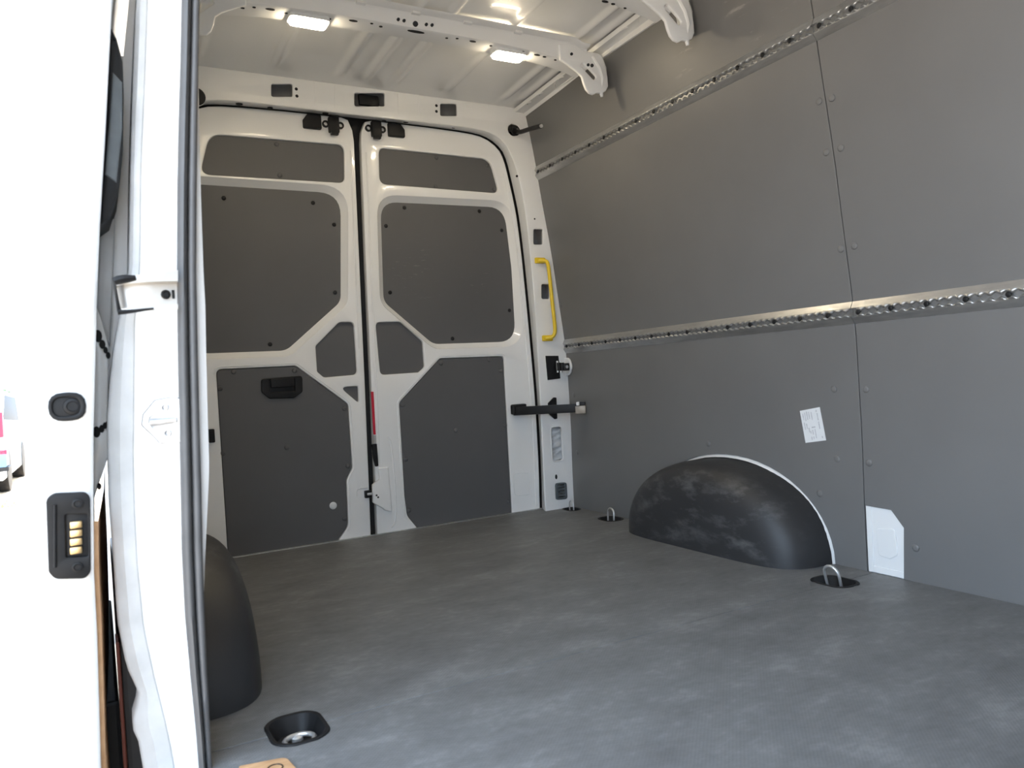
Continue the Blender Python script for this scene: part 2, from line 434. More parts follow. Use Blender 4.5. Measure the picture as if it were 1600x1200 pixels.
# bright wheel-house flange seen round the arch cover
A = [(wallx(z)-.006, y, z) for (y, z) in arch_pts(AYC, AA-.002, AB+.004, 2.05, 0)]
B = [(wallx(z)+.010, y, z) for (y, z) in arch_pts(AYC, AA+.006, AB+.016, 2.05, 0)]
ring('wheelhouse_flange', A, B, WHITE, wall, closed=False)

# ---- left wall, bulkhead (out of view: they close the van)
bm = bmesh.new(); vs = [[bm.verts.new((2*XC-wallx(z)+dx, y, z)) for z in prof] for (y, dx) in ((1.56, -.068), (1.56, 0), (RY+.05, 0), (RY+.05, -.068))]
for i in range(len(prof)-1):
    for k in range(4): bm.faces.new((vs[k][i], vs[(k+1) % 4][i], vs[(k+1) % 4][i+1], vs[k][i+1]))
bm.faces.new([v[0] for v in vs]); bm.faces.new([v[-1] for v in vs][::-1])
wl = obj('wall_left', bm, WHITE, None, True)
meta(wl, 'white body side beside the sliding door opening', 'wall', kind='structure')
obj('roof_side_header', span(.10, .22, YF-.05, 1.40, 1.66, 1.84, .01), WHITE, wl)
obj('front_side_panel', span(.05, .12, YF-.05, -.25, -.14, 1.84), WHITE, wl)
obj('lower_cladding', span(.012, .045, 1.47, 2.6, -.42, .20, .008), BLACK, wl)
obj('reflector_strip', span(.006, .012, 1.50, 1.56, -.35, .19, .002), simple('red_brown_edge', (.16, .035, .02), .5), wl)
cab = obj('cab_body', span(.04, 1.94, -3.2, YF-.06, -.35, 1.2, .08), WHITE, wl)
obj('cab_roof', span(.10, 1.88, -2.2, YF-.06, 1.2, 1.86, .12), WHITE, wl)
meta(obj('wall_front', span(.05, 1.93, YF-.06, YF, -.14, 1.84), WHITE), 'unseen white bulkhead behind the cab', 'wall', kind='structure')  # unseen bulkhead, made white to bounce light into the cargo space

# ---- ceiling: skin with pressed ribs
def roofz(y): return 1.796+.034*min(1, max(0, (2.93-y)/.9))
RIBX = [.52, .66, .88, 1.09, 1.325, 1.585, 1.668]; RIBX = sorted(set([1.10, 1.335, 1.60, 1.672]+[2*XC-x for x in (1.10, 1.335, 1.60, 1.672)]+[XC-.0]))
def rib(x):
    h = 0
    for rx in RIBX:
        d = abs(x-rx)/.026
        if d < 1: h = max(h, .5+.5*math.cos(math.pi*d))
    return h
xs = []
x = .06
while x < 1.70: xs.append(x); x += .0065
xs += [1.70, 1.715, 1.73, 1.75, 1.80]
ys = [YF-.06, .5, 1.3, 1.74, 1.79, 1.83, 1.90, 1.93, 1.98, 2.24, 2.29, 2.33, 2.40, 2.44, 2.48, 2.80, 2.84, 2.87, 2.935]
def ramp_y(y):
    if y < 1.75 or 1.97 < y < 2.25 or 2.475 < y < 2.81: return 1
    if 1.8 < y < 1.92 or 2.29 < y < 2.42 or y > 2.86: return 0
    return .5
bm = bmesh.new(); g = []
for y in ys:
    row = []
    for x in xs:
        z = roofz(y)-.011*rib(x)*ramp_y(y)
        if x > 1.705: z = roofz(y)-.016
        row.append(bm.verts.new((x, y, z)))
    g.append(row)
for i in range(len(ys)-1):
    for j in range(len(xs)-1): bm.faces.new((g[i][j], g[i][j+1], g[i+1][j+1], g[i+1][j]))
top = [bm.verts.new(p) for p in ((.02, YF-.06, 1.92), (1.93, YF-.06, 1.92), (1.93, RY+.06, 1.92), (.02, RY+.06, 1.92))]
bm.faces.new(top)
ceil = obj('ceiling', bm, WHITE, None, True, auto=60)
meta(ceil, 'white painted roof skin with long pressed ribs', 'ceiling', kind='structure')
obj('roof_edge', span(1.74, 1.94, YF-.06, RY+.06, 1.785, 1.92), WHITE, ceil)
obj('roof_edge', span(.0, .07, YF-.06, RY+.06, 1.78, 1.92), WHITE, ceil)
# side rail flange with stamped marks along the far wall
fl = bmesh.new()
for (a, b) in (((1.690, -.9), (1.752, 2.93)),):
    for k in range(1): pass
def flange_z(y): return roofz(y)-.016
fb = bmesh.new(); rows = []
for y in [YF, .6, 1.5, 1.98, 2.2, 2.45, 2.7, 2.935]:
    rows.append([fb.verts.new((x, y, flange_z(y)+dz)) for (x, dz) in ((1.692, .010), (1.700, -.002), (1.742, -.004), (1.750, -.016), (1.758, -.016))])
for r1, r2 in zip(rows, rows[1:]):
    for j in range(4): fb.faces.new((r1[j], r1[j+1], r2[j+1], r2[j]))
obj('side_flange', fb, WHITE, ceil, True)
st = None
for y in (2.14, 1.99, 2.46, 2.56, 2.72, 2.82):
    bm = bmesh.new(); pts = [(1.712+.014*math.cos(t), y+.016*math.sin(t), flange_z(y)-.004) for t in [math.pi*(.1+.8*k/8)+math.pi/2 for k in range(9)]]
    tube(bm, pts, .0028, 6); obj('stamped_mark', bm, WHITE, ceil, True)
for (y0, y1) in ((2.05, 2.12), (2.60, 2.69)):
    bm = bmesh.new(); tube(bm, [(1.705, y0, flange_z(y0)-.002), (1.712, y0+.02, flange_z(y0)-.004), (1.733, y0+.045, flange_z(y0)-.004), (1.733, y1+.05, flange_z(y0)-.004)], .0022, 6); obj('stamped_line', bm, WHITE, ceil, True)

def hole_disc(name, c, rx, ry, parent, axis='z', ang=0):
    """dark disc on the sheet, painting in the shade of a punched hole"""
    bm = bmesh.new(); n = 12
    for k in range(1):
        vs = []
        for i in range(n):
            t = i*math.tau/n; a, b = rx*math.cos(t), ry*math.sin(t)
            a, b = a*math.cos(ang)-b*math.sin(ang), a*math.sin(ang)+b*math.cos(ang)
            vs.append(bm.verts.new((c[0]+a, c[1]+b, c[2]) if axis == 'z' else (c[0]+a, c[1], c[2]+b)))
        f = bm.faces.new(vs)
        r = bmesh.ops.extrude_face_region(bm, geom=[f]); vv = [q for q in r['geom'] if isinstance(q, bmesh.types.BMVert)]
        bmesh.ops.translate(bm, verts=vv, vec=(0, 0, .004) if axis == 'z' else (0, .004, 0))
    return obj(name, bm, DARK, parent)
def bow(yf, yr, full):
    """roof bow: hat-section beam with flared end brackets"""
    zr = roofz((yf+yr)/2)
    def zb(x): return 1.757-.022*(abs(x-XC)/.62)**3
    bm = bmesh.new(); rows = []
    n = 40
    for k in range(n+1):
        x = .33+(1.65-.33)*k/n
        d = (abs(x-XC)-.46)/.2; e = max(0, d); drop = .012*e*e
        top = roofz(yf)-.006-(.014 if abs(x-XC) > .60 else 0)
        rows.append([bm.verts.new(p) for p in ((x, yf-.030, top), (x, yf-.024, top-.006), (x, yf-.006, top-.010), (x, yf, top-.018), (x, yf+.004, zb(x)-drop+.004), (x, yf+.010, zb(x)-drop),
                                             (x, yr-.006, zb(x)-drop), (x, yr, zb(x)-drop+.006), (x, yr+.004, roofz(yr)-.006), (x, yr+.03, roofz(yr)-.004))])
    for r1, r2 in zip(rows, rows[1:]):
        for j in range(9): bm.faces.new((r1[j], r1[j+1], r2[j+1], r2[j]))
    o = obj('roof_bow', bm, WHITE, ceil, True)
    # end brackets, far side and near side
    out = [(1.575, 1.800), (1.60, 1.799), (1.635, 1.782), (1.700, 1.784), (1.716, 1.776), (1.728, 1.745), (1.735, 1.70), (1.734, 1.665), (1.722, 1.645), (1.709, 1.638),
           (1.707, 1.622), (1.701, 1.622), (1.697, 1.634), (1.680, 1.633), (1.662, 1.624), (1.645, 1.628), (1.632, 1.640), (1.624, 1.66), (1.618, 1.685), (1.600, 1.700), (1.560, 1.722), (1.53, 1.735), (1.53, 1.79)]
    slot = rounded([(1.615, 1.727), (1.630, 1.740), (1.686, 1.694), (1.671, 1.678)], .009, 4)
    for s in ((1, -1) if full else (1,)):
        pts = out if s == 1 else mir(out); sl = slot if s == 1 else mir(slot)
        b = plate_bm(pts, [sl], .012, .004)
        b = xf(b, lambda c: (c.x, yf-.006+c.z-.02*max(0, (1.74-c.y)/.12)*.3, c.y))
        br = obj('end_bracket', b, WHITE, o, True)
        # raised flute down the tongue
        fx = [(1.672, 1.768), (1.700, 1.73), (1.711, 1.69), (1.704, 1.655)]
        if s < 0: fx = mir(fx)
        t = tube(bmesh.new(), [(p[0], yf-.006, p[1]) for p in fx], [.006, .008, .008, .004], 8); obj('bracket_bead', t, WHITE, o, True)
        # side return down to the wall
        c0 = [(1.716, 1.776), (1.732, 1.735), (1.734, 1.672)]; c0 = c0 if s == 1 else mir(c0)
        ring('bracket_return', [(p[0], yf-.006, p[1]) for p in c0], [(p[0]+.012*s, yr, p[1]+.01) for p in c0], WHITE, o, closed=False)
        ex = 1.60 if s == 1 else 2*XC-1.60
    if full:
        for (u, v, rx, ry) in [(343, 10, .006, .004), (379, 13, .006, .004), (397, 12, .005, .004), (422, 15, .014, .006), (447, 21, .005, .004), (515, 30, .005, .004), (552, 33, .014, .006),
                               (581, 37, .005, .004), (595, 42, .006, .005), (650, 50, .030, .008), (698, 60, .005, .004), (715, 60, .005, .004), (740, 64, .012, .006), (767, 72, .005, .005), (820, 79, .005, .005), (841, 85, .012, .006), (851, 89, .007, .005), (868, 94, .005, .004)]:
            z = 1.7545
            for _ in range(6):
                q = FL(u, v, z); z = zb(q[0])-.012*max(0, (abs(q[0]-XC)-.46)/.2)**2-.0015
            hole_disc('punched_hole_disc', (q[0], min(yr-.012, max(yf+.016, q[1])), z), rx, ry, o)
        for (u, v, a, b) in [(625, 27, .004, .004), (634, 29, .004, .004), (652, 34, .007, .007), (669, 35, .004, .004), (678, 36, .004, .004), (895, 83, .004, .004), (921, 100, .004, .004), (927, 101, .005, .005)]:
            x, z = RX(u, v, yf-.012); hole_disc('punched_hole_disc', (x, yf-.0075 if u > 880 else yf-.0012, z), a, b, o, 'y')
        # clip notches on the upper lip
        for u, v in ((566, 8), (652, 22), (733, 38), (812, 54)):
            x, z = RX(u, v, yf-.02); obj('lip_clip', boxb((x, yf-.010, roofz(yf)-.017), (.030, .016, .008), .003), WHITE, o, True)
    return o
bow(2.300, 2.385, True)
bow(1.835, 1.915, True)
bow(1.360, 1.440, False)
bow(.620, .700, False)

# ---- rear frame: header and corner pillars round the door opening
half = [RX(607, 185, FY), RX(700, 195, FY), RX(745, 201, FY), RX(770, 208, FY), RX(789, 222, FY), RX(803, 250, FY), RX(814, 290, FY), RX(822, 335, FY), RX(829, 402, FY), RX(837, 486, FY), RX(844, 607, FY), RX(850, 740, FY), RX(853, 799, FY)]
zt = half[0][1]
half = [(XC+.05, zt)]+half[1:]
open_f = half+[(half[-1][0], -.03)]                       # front edge, going right and down
dr = [RX(572, 190), RX(666, 198), RX(731, 207), RX(757, 214), RX(779, 231), RX(788, 249), RX(795, 278), RX(803, 313), RX(809, 345), RX(818, 420), RX(830, 545), RX(838, 640), RX(843, 740), RX(844, 795)]
dr = [(XC+.02, dr[1][1]), (1.15, dr[1][1])]+dr[1:]
def resample(pts, n):
    L = [0]
    for a, b in zip(pts, pts[1:]): L.append(L[-1]+math.hypot(b[0]-a[0], b[1]-a[1]))
    out = []
    for k in range(n+1):
        d = L[-1]*k/n; i = 0
        while i < len(L)-2 and L[i+1] < d: i += 1
        t = (d-L[i])/max(1e-9, L[i+1]-L[i]); out.append((pts[i][0]+t*(pts[i+1][0]-pts[i][0]), pts[i][1]+t*(pts[i+1][1]-pts[i][1])))
    return out
def smooth2(pts, it=2):
    q = [(p.x, p.y) for p in smooth_path([(p[0], p[1], 0) for p in pts], it)]; return q
open_f = resample(smooth2(open_f), 70)
open_b = resample(smooth2([(p[0]+.012, p[1]+.004) for p in dr]+[(dr[-1][0]+.012, -.03)]), 70)
loopF = mir(open_f)+open_f                                # left foot, over the top, right foot
loopB = mir(open_b)+open_b
wx = [(wallx(z)+.012, z) for z in [0, .3, .6, .75, .9, 1.05, 1.2, 1.35, 1.5, 1.65, 1.80]]
outer = wx+[(2*XC-p[0], p[1]) for p in wx[::-1]]
outer = [(1.90, -.03)]+outer+[(2*XC-1.90, -.03)]+loopF[0:]
H = []
HB = [pxrect(424, 131, 457, 151, FY, .008), pxrect(554, 145, 601, 166, FY, .008), pxrect(688, 162, 714, 181, FY, .008)]
HB += [pxrect(834, 358, 848, 382, FY, .008), pxrect(846.5, 444, 859, 467, FY, .008)]
HB.append(rounded([RX(861, 668, FY), RX(877, 667, FY), RX(880, 719, FY), RX(863.5, 720, FY)], .014, 5))
vo = rounded([RX(867, 755, FY), RX(884.5, 753.5, FY), RX(886, 779.5, FY), RX(868, 781, FY)], .012, 4)
HB.append([(sum(q[0] for q in vo)/len(vo)+(p[0]-sum(q[0] for q in vo)/len(vo))*.85, sum(q[1] for q in vo)/len(vo)+(p[1]-sum(q[1] for q in vo)/len(vo))*.85) for p in vo])
HC = [circ(*RX(802, 203, FY), .026), circ(*RX(306, 151, FY), .028)]
frame = rear_plate('wall_rear', outer, HB+HC, FY, .012, WHITE, None, .0035)
meta(frame, 'white rear body frame around the twin cargo doors', 'wall', kind='structure')
ring('opening_return', [(p[0], FY+.006, p[1]) for p in loopF], [(p[0], RY+.004, p[1]) for p in loopB], WHITE, frame, closed=False)
obj('frame_cavity', span(.0, 1.95, RY+.055, RY+.075, 1.70, 1.93), GREY, frame)
obj('frame_cavity', span(1.74, 1.95, RY+.055, RY+.075, -.25, 1.72), GREY, frame)
obj('outer_side_skin', span(1.935, 1.955, YF-.06, RY+.075, -.30, 1.93), WHITE, wall)
obj('frame_cavity', span(.0, .24, RY+.055, RY+.075, -.25, 1.72), GREY, frame)
# dark discs for small punched holes in the header face, its underside and the pillar
for (u, v, r) in [(463, 139, .006), (464, 150, .006), (682, 165, .006), (682, 174, .006), (835.5, 342, .004), (808, 275, .005)]:
    x, z = RX(u, v, FY-.001); hole_disc('punched_hole_disc', (x, FY-.0008, z), r, r, frame, 'y')
x, z = RX(869, 745, FY); hole_disc('punched_hole_disc', (x, FY-.0008, z), .006, .011, frame, 'y')
for (u, v, rx, ry) in [(374, 163, .012, .005), (422, 169, .010, .005), (508.5, 177.5, .012, .008), (528, 177.5, .010, .005), (526, 182.5, .009, .005), (600, 189.5, .010, .005), (605, 185.5, .010, .005), (634, 190.5, .011, .007), (709, 199, .008, .006), (748, 202.5, .012, .006)]:
    yy = FY+.035; x, z = RX(u, v, yy); hole_disc('punched_hole_disc', (x, yy, z-.0015+0*.001), rx, ry*1.6, frame, 'z')
for u in (492, 523, 622, 655):
    q = [RX(u, v, FY) for v in (136+(u-560)*.13, 172+(u-560)*.10)]
    obj('pressed_line', tube(bmesh.new(), [(p[0], FY-.0002, p[1]) for p in q], .0009, 6), WHITE, frame, True)
# inspection latch inside the middle header opening
x, z = RX(577, 156, FY+.02)
obj('lock_insert', boxb((x, FY+.03, z), (.085, .02, .045), .008), BLACK, frame, True)

# ---- rear doors
GAPC = [(.960, 0.0), (.974, .615), (.983, 1.137), (.993, 1.60)]
def gapx(z):
    for (a, za), (b, zb) in zip(GAPC, GAPC[1:]):
        if z <= zb: return a+(b-a)*max(0, z-za)/(zb-za)
    return GAPC[-1][0]
BACKS = rear_plate('door_seal_rubber', [(.15, -.03), (1.79, -.03), (1.80, .6), (1.79, 1.73), (.18, 1.73), (.17, .6)], [], RY+.046, .006, RUBBER, frame, .001)
HGW = .0135
topz = dr[1][1]
rd = [(gapx(0)+HGW, -.02), (gapx(.6)+HGW, .6), (gapx(1.1)+HGW, 1.1), (gapx(1.58)+HGW+.001, 1.60), (gapx(1.6)+HGW+.006, 1.645), (gapx(1.6)+HGW+.022, topz-.008), (gapx(1.6)+HGW+.05, topz)]
rdo = smooth2([(p[0]-.001, p[1]-.002) for p in dr[2:]]+[(dr[-1][0], -.02)], 1)
door_r_out = rd+rdo
lft = [(gapx(0)-HGW, -.02), (gapx(.6)-HGW, .6), (gapx(1.1)-HGW, 1.1), (gapx(1.58)-HGW-.001, 1.60), (gapx(1.6)-HGW-.006, 1.645), (gapx(1.6)-HGW-.022, topz-.008), (gapx(1.6)-HGW-.05, topz)]
door_l_out = lft+[(2*XC-p[0], p[1]) for p in rdo]
PD = .026                                              # depth of the big recess
def corner(pxs, y): return [RX(u, v, y)+(r,) for (u, v, r) in pxs]
upR = corner([(590.5, 232, .028), (764, 249.5, .06), (778.5, 303, .028), (592, 288.5, .03)], RY+.012)
bigR = corner([(595, 316, .075), (787, 325, .085), (798.5, 420, .3), (805, 533, .085), (677, 537, .07), (600, 471, .06)], RY+PD)
trR = corner([(585.5, 504, .02), (624, 503, .03), (659, 534, .02), (662, 574, .02), (653, 582, .015), (593, 586, .02)], RY+.012)
loR = corner([(687, 560, .022), (786.5, 556.5, .016), (800, 803, .0), (650, 826, .0), (636, 806, .05), (632, 775, .1), (623.5, 629, .03)], RY+.004)
loR[2] = (loR[2][0], -.02, 0); loR[3] = (loR[3][0]+.02, -.02, 0)
upL = corner([(327, 210.5, .06), (536.5, 227.5, .028), (537.5, 287, .028), (312, 273.5, .03)], RY+.012)
bigL = mir([(p[0]-.004, p[1], p[2]) for p in bigR])
bl = corner([(531.5, 303, .085), (531.5, 471, .06), (447, 547, .07)], RY+PD)
bigL = [(2*XC-bigR[3][0], bl[2][1]+.0, .085), (2*XC-bigR[2][0], bigR[2][1], .3), (2*XC-bigR[1][0], bl[0][1], .085), bl[0], bl[1], bl[2]]
trL = corner([(529, 503.5, .03), (551.5, 503.5, .02), (557, 585.5, .02), (505, 590, .02), (494.5, 581, .015), (492, 541, .02)], RY+.012)
triL = corner([(530, 605, .012), (558.5, 603.5, .006), (559.5, 630, .006)], RY+.012)
loL = corner([(337.5, 577.5, .022), (462, 571.5, .022), (543.5, 631, .03), (550.5, 731, .03), (541, 750, .03), (544, 822, .05), (529, 844, 0)], RY+.004)
loL = loL[:-1]+[(loL[-1][0]-.02, -.02, 0), (loL[0][0]-.0, -.02, 0)]
DRIV = cap_mesh('rivet', .0095, .005, DLINE, lambda x, y, k: (x, -k, y))
BRIV = cap_mesh('screw', .0085, .004, BLACK, lambda x, y, k: (x, -k, y))
def rim_order(l2):
    """open run of the rim above the floor, starting right after the gap"""
    n = len(l2); k = next(i for i in range(n) if l2[i-1][1] <= 0 < l2[i][1])
    return [p for p in (l2[(k+i) % n] for i in range(n)) if p[1] > 0]
def make_door(name, out, up, big, tr, tri, lo, lab, swap):
    d = empty(name, (sum(p[0] for p in out)/len(out), RY, 0), lab, 'door', kind='structure')
    holes = [rounded(up, .01, 6), rounded(offset(big, .024), .01, 7), rounded(tr, .01, 5), rounded(lo, .01, 5)]
    if tri: holes.append(rounded(tri, .01, 4))
    fr = rear_plate('door_frame', out, holes, RY, .034, WHITE, d, .004)
    # sloping wall of the large recess
    A = [(p[0], RY+.002, p[1]) for p in rounded(offset(big, .024), .01, 7)]; B = [(p[0], RY+PD+.002, p[1]) for p in rounded(big, .01, 7)]
    ring('recess_wall', A, B, WHITE, d)
    ps = {}
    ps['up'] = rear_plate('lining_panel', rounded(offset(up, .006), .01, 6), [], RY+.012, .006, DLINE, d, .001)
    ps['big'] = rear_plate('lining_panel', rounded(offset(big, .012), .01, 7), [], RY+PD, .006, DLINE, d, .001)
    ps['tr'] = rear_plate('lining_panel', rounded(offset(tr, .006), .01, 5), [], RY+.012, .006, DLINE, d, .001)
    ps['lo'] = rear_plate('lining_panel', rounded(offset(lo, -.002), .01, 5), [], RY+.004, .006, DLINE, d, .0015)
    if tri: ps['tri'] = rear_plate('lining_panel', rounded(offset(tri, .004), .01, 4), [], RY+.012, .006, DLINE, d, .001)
    # thin raised lip round the lower panel
    l2 = rounded(offset(lo, .010), .01, 5)
    obj('panel_rim', tube(bmesh.new(), [(p[0], RY+.0005, p[1]) for p in rim_order(l2)], .0022, 6, False), WHITE, d, True)
    obj('outer_skin', span(min(p[0] for p in out), max(p[0] for p in out), RY+.055, RY+.075, -.25, 1.72), WHITE, d)
    return d, ps
dL, pL = make_door('door_1', door_l_out, upL, bigL, trL, triL, loL, 'white rear door with black pull handle in its lower lining', 1)
dR, pR = make_door('door_2', door_r_out, upR, bigR, trR, None, loR, 'white rear door with red strip and black stay arm', 0)
for (u, v, d, k) in [(632, 324.6, pR, 'big'), (749, 330, pR, 'big'), (603, 353, pR, 'big'), (784, 360, pR, 'big'), (609.5, 457, pR, 'big'), (796, 485, pR, 'big'), (707, 529, pR, 'big'),
                     (349.6, 309.6, pL, 'big'), (489, 317, pL, 'big'), (522, 351, pL, 'big'), (523.6, 457, pL, 'big'), (422, 538, pL, 'big')]:
    x, z = RX(u, v, RY+PD); place('screw', BRIV, (x, RY+PD, z), d[k])
for (u, v, d, k) in [(689, 567.5, pR, 'lo'), (764, 562, pR, 'lo'), (782, 579, pR, 'lo'), (629, 632.5, pR, 'lo'), (712, 672.5, pR, 'lo'), (789, 665, pR, 'lo'), (634, 717.5, pR, 'lo'), (639, 797, pR, 'lo'), (795, 784, pR, 'lo'),
                     (365, 581, pL, 'lo'), (460, 579, pL, 'lo'), (344, 607, pL, 'lo'), (538, 638.5, pL, 'lo'), (448, 699, pL, 'lo'), (348, 708, pL, 'lo'), (543.5, 728, pL, 'lo'), (538, 810, pL, 'lo'),
                     (432, 225, pL, 'up'), (437, 274, pL, 'up'), (682, 246, pR, 'up'), (681, 291, pR, 'up'), (762, 258, pR, 'up'), (772, 296, pR, 'up')]:
    yy = RY+(.004 if k == 'lo' else .012); x, z = RX(u, v, yy); place('rivet', DRIV, (x, yy, z), d[k])
# left door: recessed pull handle
ho = rounded([RX(408, 592, RY), RX(472, 587, RY), RX(472.5, 612, RY), RX(459, 622, RY), RX(421, 623, RY), RX(408.5, 613, RY)], .012, 4)
hi = rounded([RX(421, 594, RY), RX(460, 592, RY), RX(461, 611, RY), RX(422, 613, RY)], .004, 3)
hd = rear_plate('pull_handle', ho, [hi], RY-.006, .012, BLACK, dL, .003)
rear_plate('handle_well', offset(hi, .004), [], RY+.0035, .002, BLACK, hd, .0002)
x, z = RX(441, 600, RY); obj('grip_bar', boxb((x, RY-.004, z+.004), (.088, .012, .034), .005), BLACK, hd, True)
x, z = RX(520.5, 790, RY+.003); meta(obj('round_plug', lathe([(.0145, 0), (.0145, .003), (.011, .005), (0, .0055)], lambda a, b, k: (x+a, RY+.004-k, z+b), 20), PAPER, dL, True))
# latches at the door tops
def toplatch(d, s, cx, bx, zc):
    o = obj('top_latch', boxb((cx, RY-.012, zc), (.042, .026, .062), .006), BLACK, d, True)
    for dx in (-.030, .030):
        obj('latch_ear', lathe([(.011, 0), (.014, .001), (.014, .008), (.008, .009), (.007, .004)], lambda a, b, k: (cx+dx+a, RY-k, zc+.004+b), 14), BLACK, o, True)
    obj('latch_tongue', boxb((cx, RY-.018, zc-.034), (.03, .02, .014), .003), BLACK, o, True)
    c = bx; k = .006
    cap = rounded([(c-.036, zc-.022), (c+.036, zc-.022), (c+.036, zc+.010), (c+.018, zc+.034), (c-.036, zc+.034)] if s > 0 else [(c-.036, zc-.022), (c+.036, zc-.022), (c+.036, zc+.034), (c-.018, zc+.034), (c-.036, zc+.010)], .006, 3)
    rear_plate('latch_cap', cap, [], RY-.016, .018, BLACK, d, .004)
x1, z1 = RX(521, 195, RY-.01); x0, _ = RX(488, 193, RY-.01); toplatch(dL, -1, x1, x0, z1-.002)
x1, z1 = RX(587.5, 201.5, RY-.01); x0, _ = RX(619.5, 205, RY-.01); toplatch(dR, 1, x1, x0, z1-.002)
# centre latch, red strip and guide on the right door edge
x, z = RX(575, 772, RY-.006)
cl = obj('centre_latch', boxb((x, RY-.004, z), (.028, .022, .030), .004), BLACK, dL, True)
obj('latch_hook', boxb((x+.006, RY-.016, z+.001), (.024, .006, .010), .002), STEEL, cl, True)
rs = [RX(579.5, 612, RY-.002), RX(583.5, 612, RY-.002), RX(587, 679, RY-.002), RX(583.5, 679, RY-.002)]
rear_plate('red_strip', rs, [], RY-.004, .005, RED, dR, .0008)
g1 = [RX(583.5, 680, RY-.002), RX(587.5, 680, RY-.002), RX(588, 693, RY-.002), RX(584, 693, RY-.002)]
rear_plate('strip_end_tab', g1, [], RY-.003, .004, GREY, dR, .0008)
g2 = rounded([RX(580.5, 694, RY-.002), RX(588, 693, RY-.002), RX(590.5, 728, RY-.002), RX(586, 729, RY-.002), RX(582.5, 715, RY-.002)], .004, 3)
rear_plate('guide_block', g2, [], RY-.012, .014, BLACK, dR, .003)
# stepped striker pressing on the right door edge
g3 = rounded([RX(590, 731, RY), RX(606, 729, RY), RX(612, 800, RY), RX(600, 797, RY), RX(597, 794, RY), RX(581.5, 785, RY), RX(580.5, 757, RY), RX(592.5, 748, RY)], .008, 4)
rear_plate('striker_pressing', g3, [], RY-.010, .014, WHITE, dR, .004)
for u, v in ((588.5, 774), (591, 777)):
    x, z = RX(u, v, RY-.011); hole_disc('punched_hole_disc', (x, RY-.0108, z), .004, .004, dR, 'y')
# bead pressed into the hinge side of the right door and beside the striker
for pts in ([(802, 745), (803, 741), (807, 739), (822, 738), (826, 740), (827, 744), (828, 770), (826, 773), (808, 774), (804, 772)],):
    q = smooth_path([(RX(u, v, RY)[0], RY, RX(u, v, RY)[1]) for u, v in pts], 2, True); obj('pressed_bead', tube(bmesh.new(), q, .002, 6, True), WHITE, dR, True)
q = [(RX(u, v, RY)[0], RY, RX(u, v, RY)[1]) for u, v in [(606, 683), (611, 690), (614, 720), (619, 780), (619, 815), (612, 824)]]
obj('pressed_bead', tube(bmesh.new(), smooth_path(q, 2), .003, 6), WHITE, dR, True)
q = [(RX(u, v, RY)[0], RY, RX(u, v, RY)[1]) for u, v in [(574, 762), (561, 763), (558, 767), (558, 776)]]
obj('pressed_bead', tube(bmesh.new(), smooth_path(q, 2), .0025, 6), WHITE, dL, True)
x, z = RX(330.5, 681, RY-.01); obj('hinge_clip', boxb((x, RY-.008, z), (.022, .022, .05), .004), BLACK, dL, True)
# crease lines framing the right door (bright raised returns along hinge edge)
q = [(p[0]-.022, RY-.0005, p[1]) for p in rdo if p[1] < 1.55]
obj('edge_bead', tube(bmesh.new(), q, .003, 6), WHITE, dR, True)
q = [(gapx(z)+HGW+.020, RY-.0005, z) for z in [.12+k*.12 for k in range(13)]]
obj('edge_bead', tube(bmesh.new(), q, .0035, 6), WHITE, dR, True)
q = [(gapx(z)-HGW-.018, RY-.0005, z) for z in [.76+k*.1 for k in range(9)]]
obj('edge_bead', tube(bmesh.new(), q, .003, 6), WHITE, dL, True)

# ================================================================== THINGS ON THE REAR CORNER PILLAR
# yellow grab handle
def P3(u, v, y): q = RX(u, v, y); return Vector((q[0], y, q[1]))
gh = empty('grab_handle', P3(858, 530, FY), 'yellow plastic grab handle on the white rear pillar', 'handle')
a = [P3(839, 407.5, FY-.004), P3(852, 407.5, FY-.026), P3(855.5, 410, FY-.034), P3(857.5, 420, FY-.036), P3(862, 465, FY-.036), P3(867.5, 512, FY-.034), P3(866.5, 523, FY-.032), P3(862, 527.5, FY-.024), P3(850.5, 529, FY-.004)]
obj('grip', tube(bmesh.new(), smooth_path(a, 2), .0085, 12), YEL, gh, True)
for u, v in ((842.5, 407.5), (854, 528.5)):
    q = P3(u, v, FY); f = obj('mounting_foot', boxb((q.x, FY-.007, q.z), (.052, .014, .026), .005), YEL, gh, True)
    obj('screw', lathe([(.006, 0), (.006, .003), (0, .004)], lambda x, y, k: (q.x+.010+x, FY-.014-k, q.z+y), 10), BLACK, f, True)
# hinge lever by the lower rail
hg = empty('hinge_lever', P3(873, 592, FY), 'black hinge plate with folding lever under the lower rail', 'hinge')
rear_plate('base_plate', rounded([P3(852, 556, FY).xz, P3(872, 556, FY).xz, P3(875, 591.5, FY).xz, P3(855.5, 594, FY).xz], .003, 3), [], FY-.004, .005, BLACK, hg, .001)
lob = rounded([WL(876.5, 558.5)+(.01,), WL(892, 559)+(.03,), WL(896, 573)+(.03,), WL(893, 585)+(.03,), WL(879, 591)+(.01,)], .02, 5)
wall_plate('white_pad', lob, [], .012, .010, WHITE, hg, .003)
q0 = P3(868, 573, FY-.012); q1 = Vector((wallx(.62)-.022, WL(893, 573)[0], WL(893, 573)[1]))
dd = (q1-q0); ang = math.atan2(dd.y, dd.x)
rm = Matrix.Rotation(ang, 3, 'Z')
obj('lever_arm', boxb((q0+q1)/2, (dd.length, .010, .030), .003, rm), BLACK, hg, True)
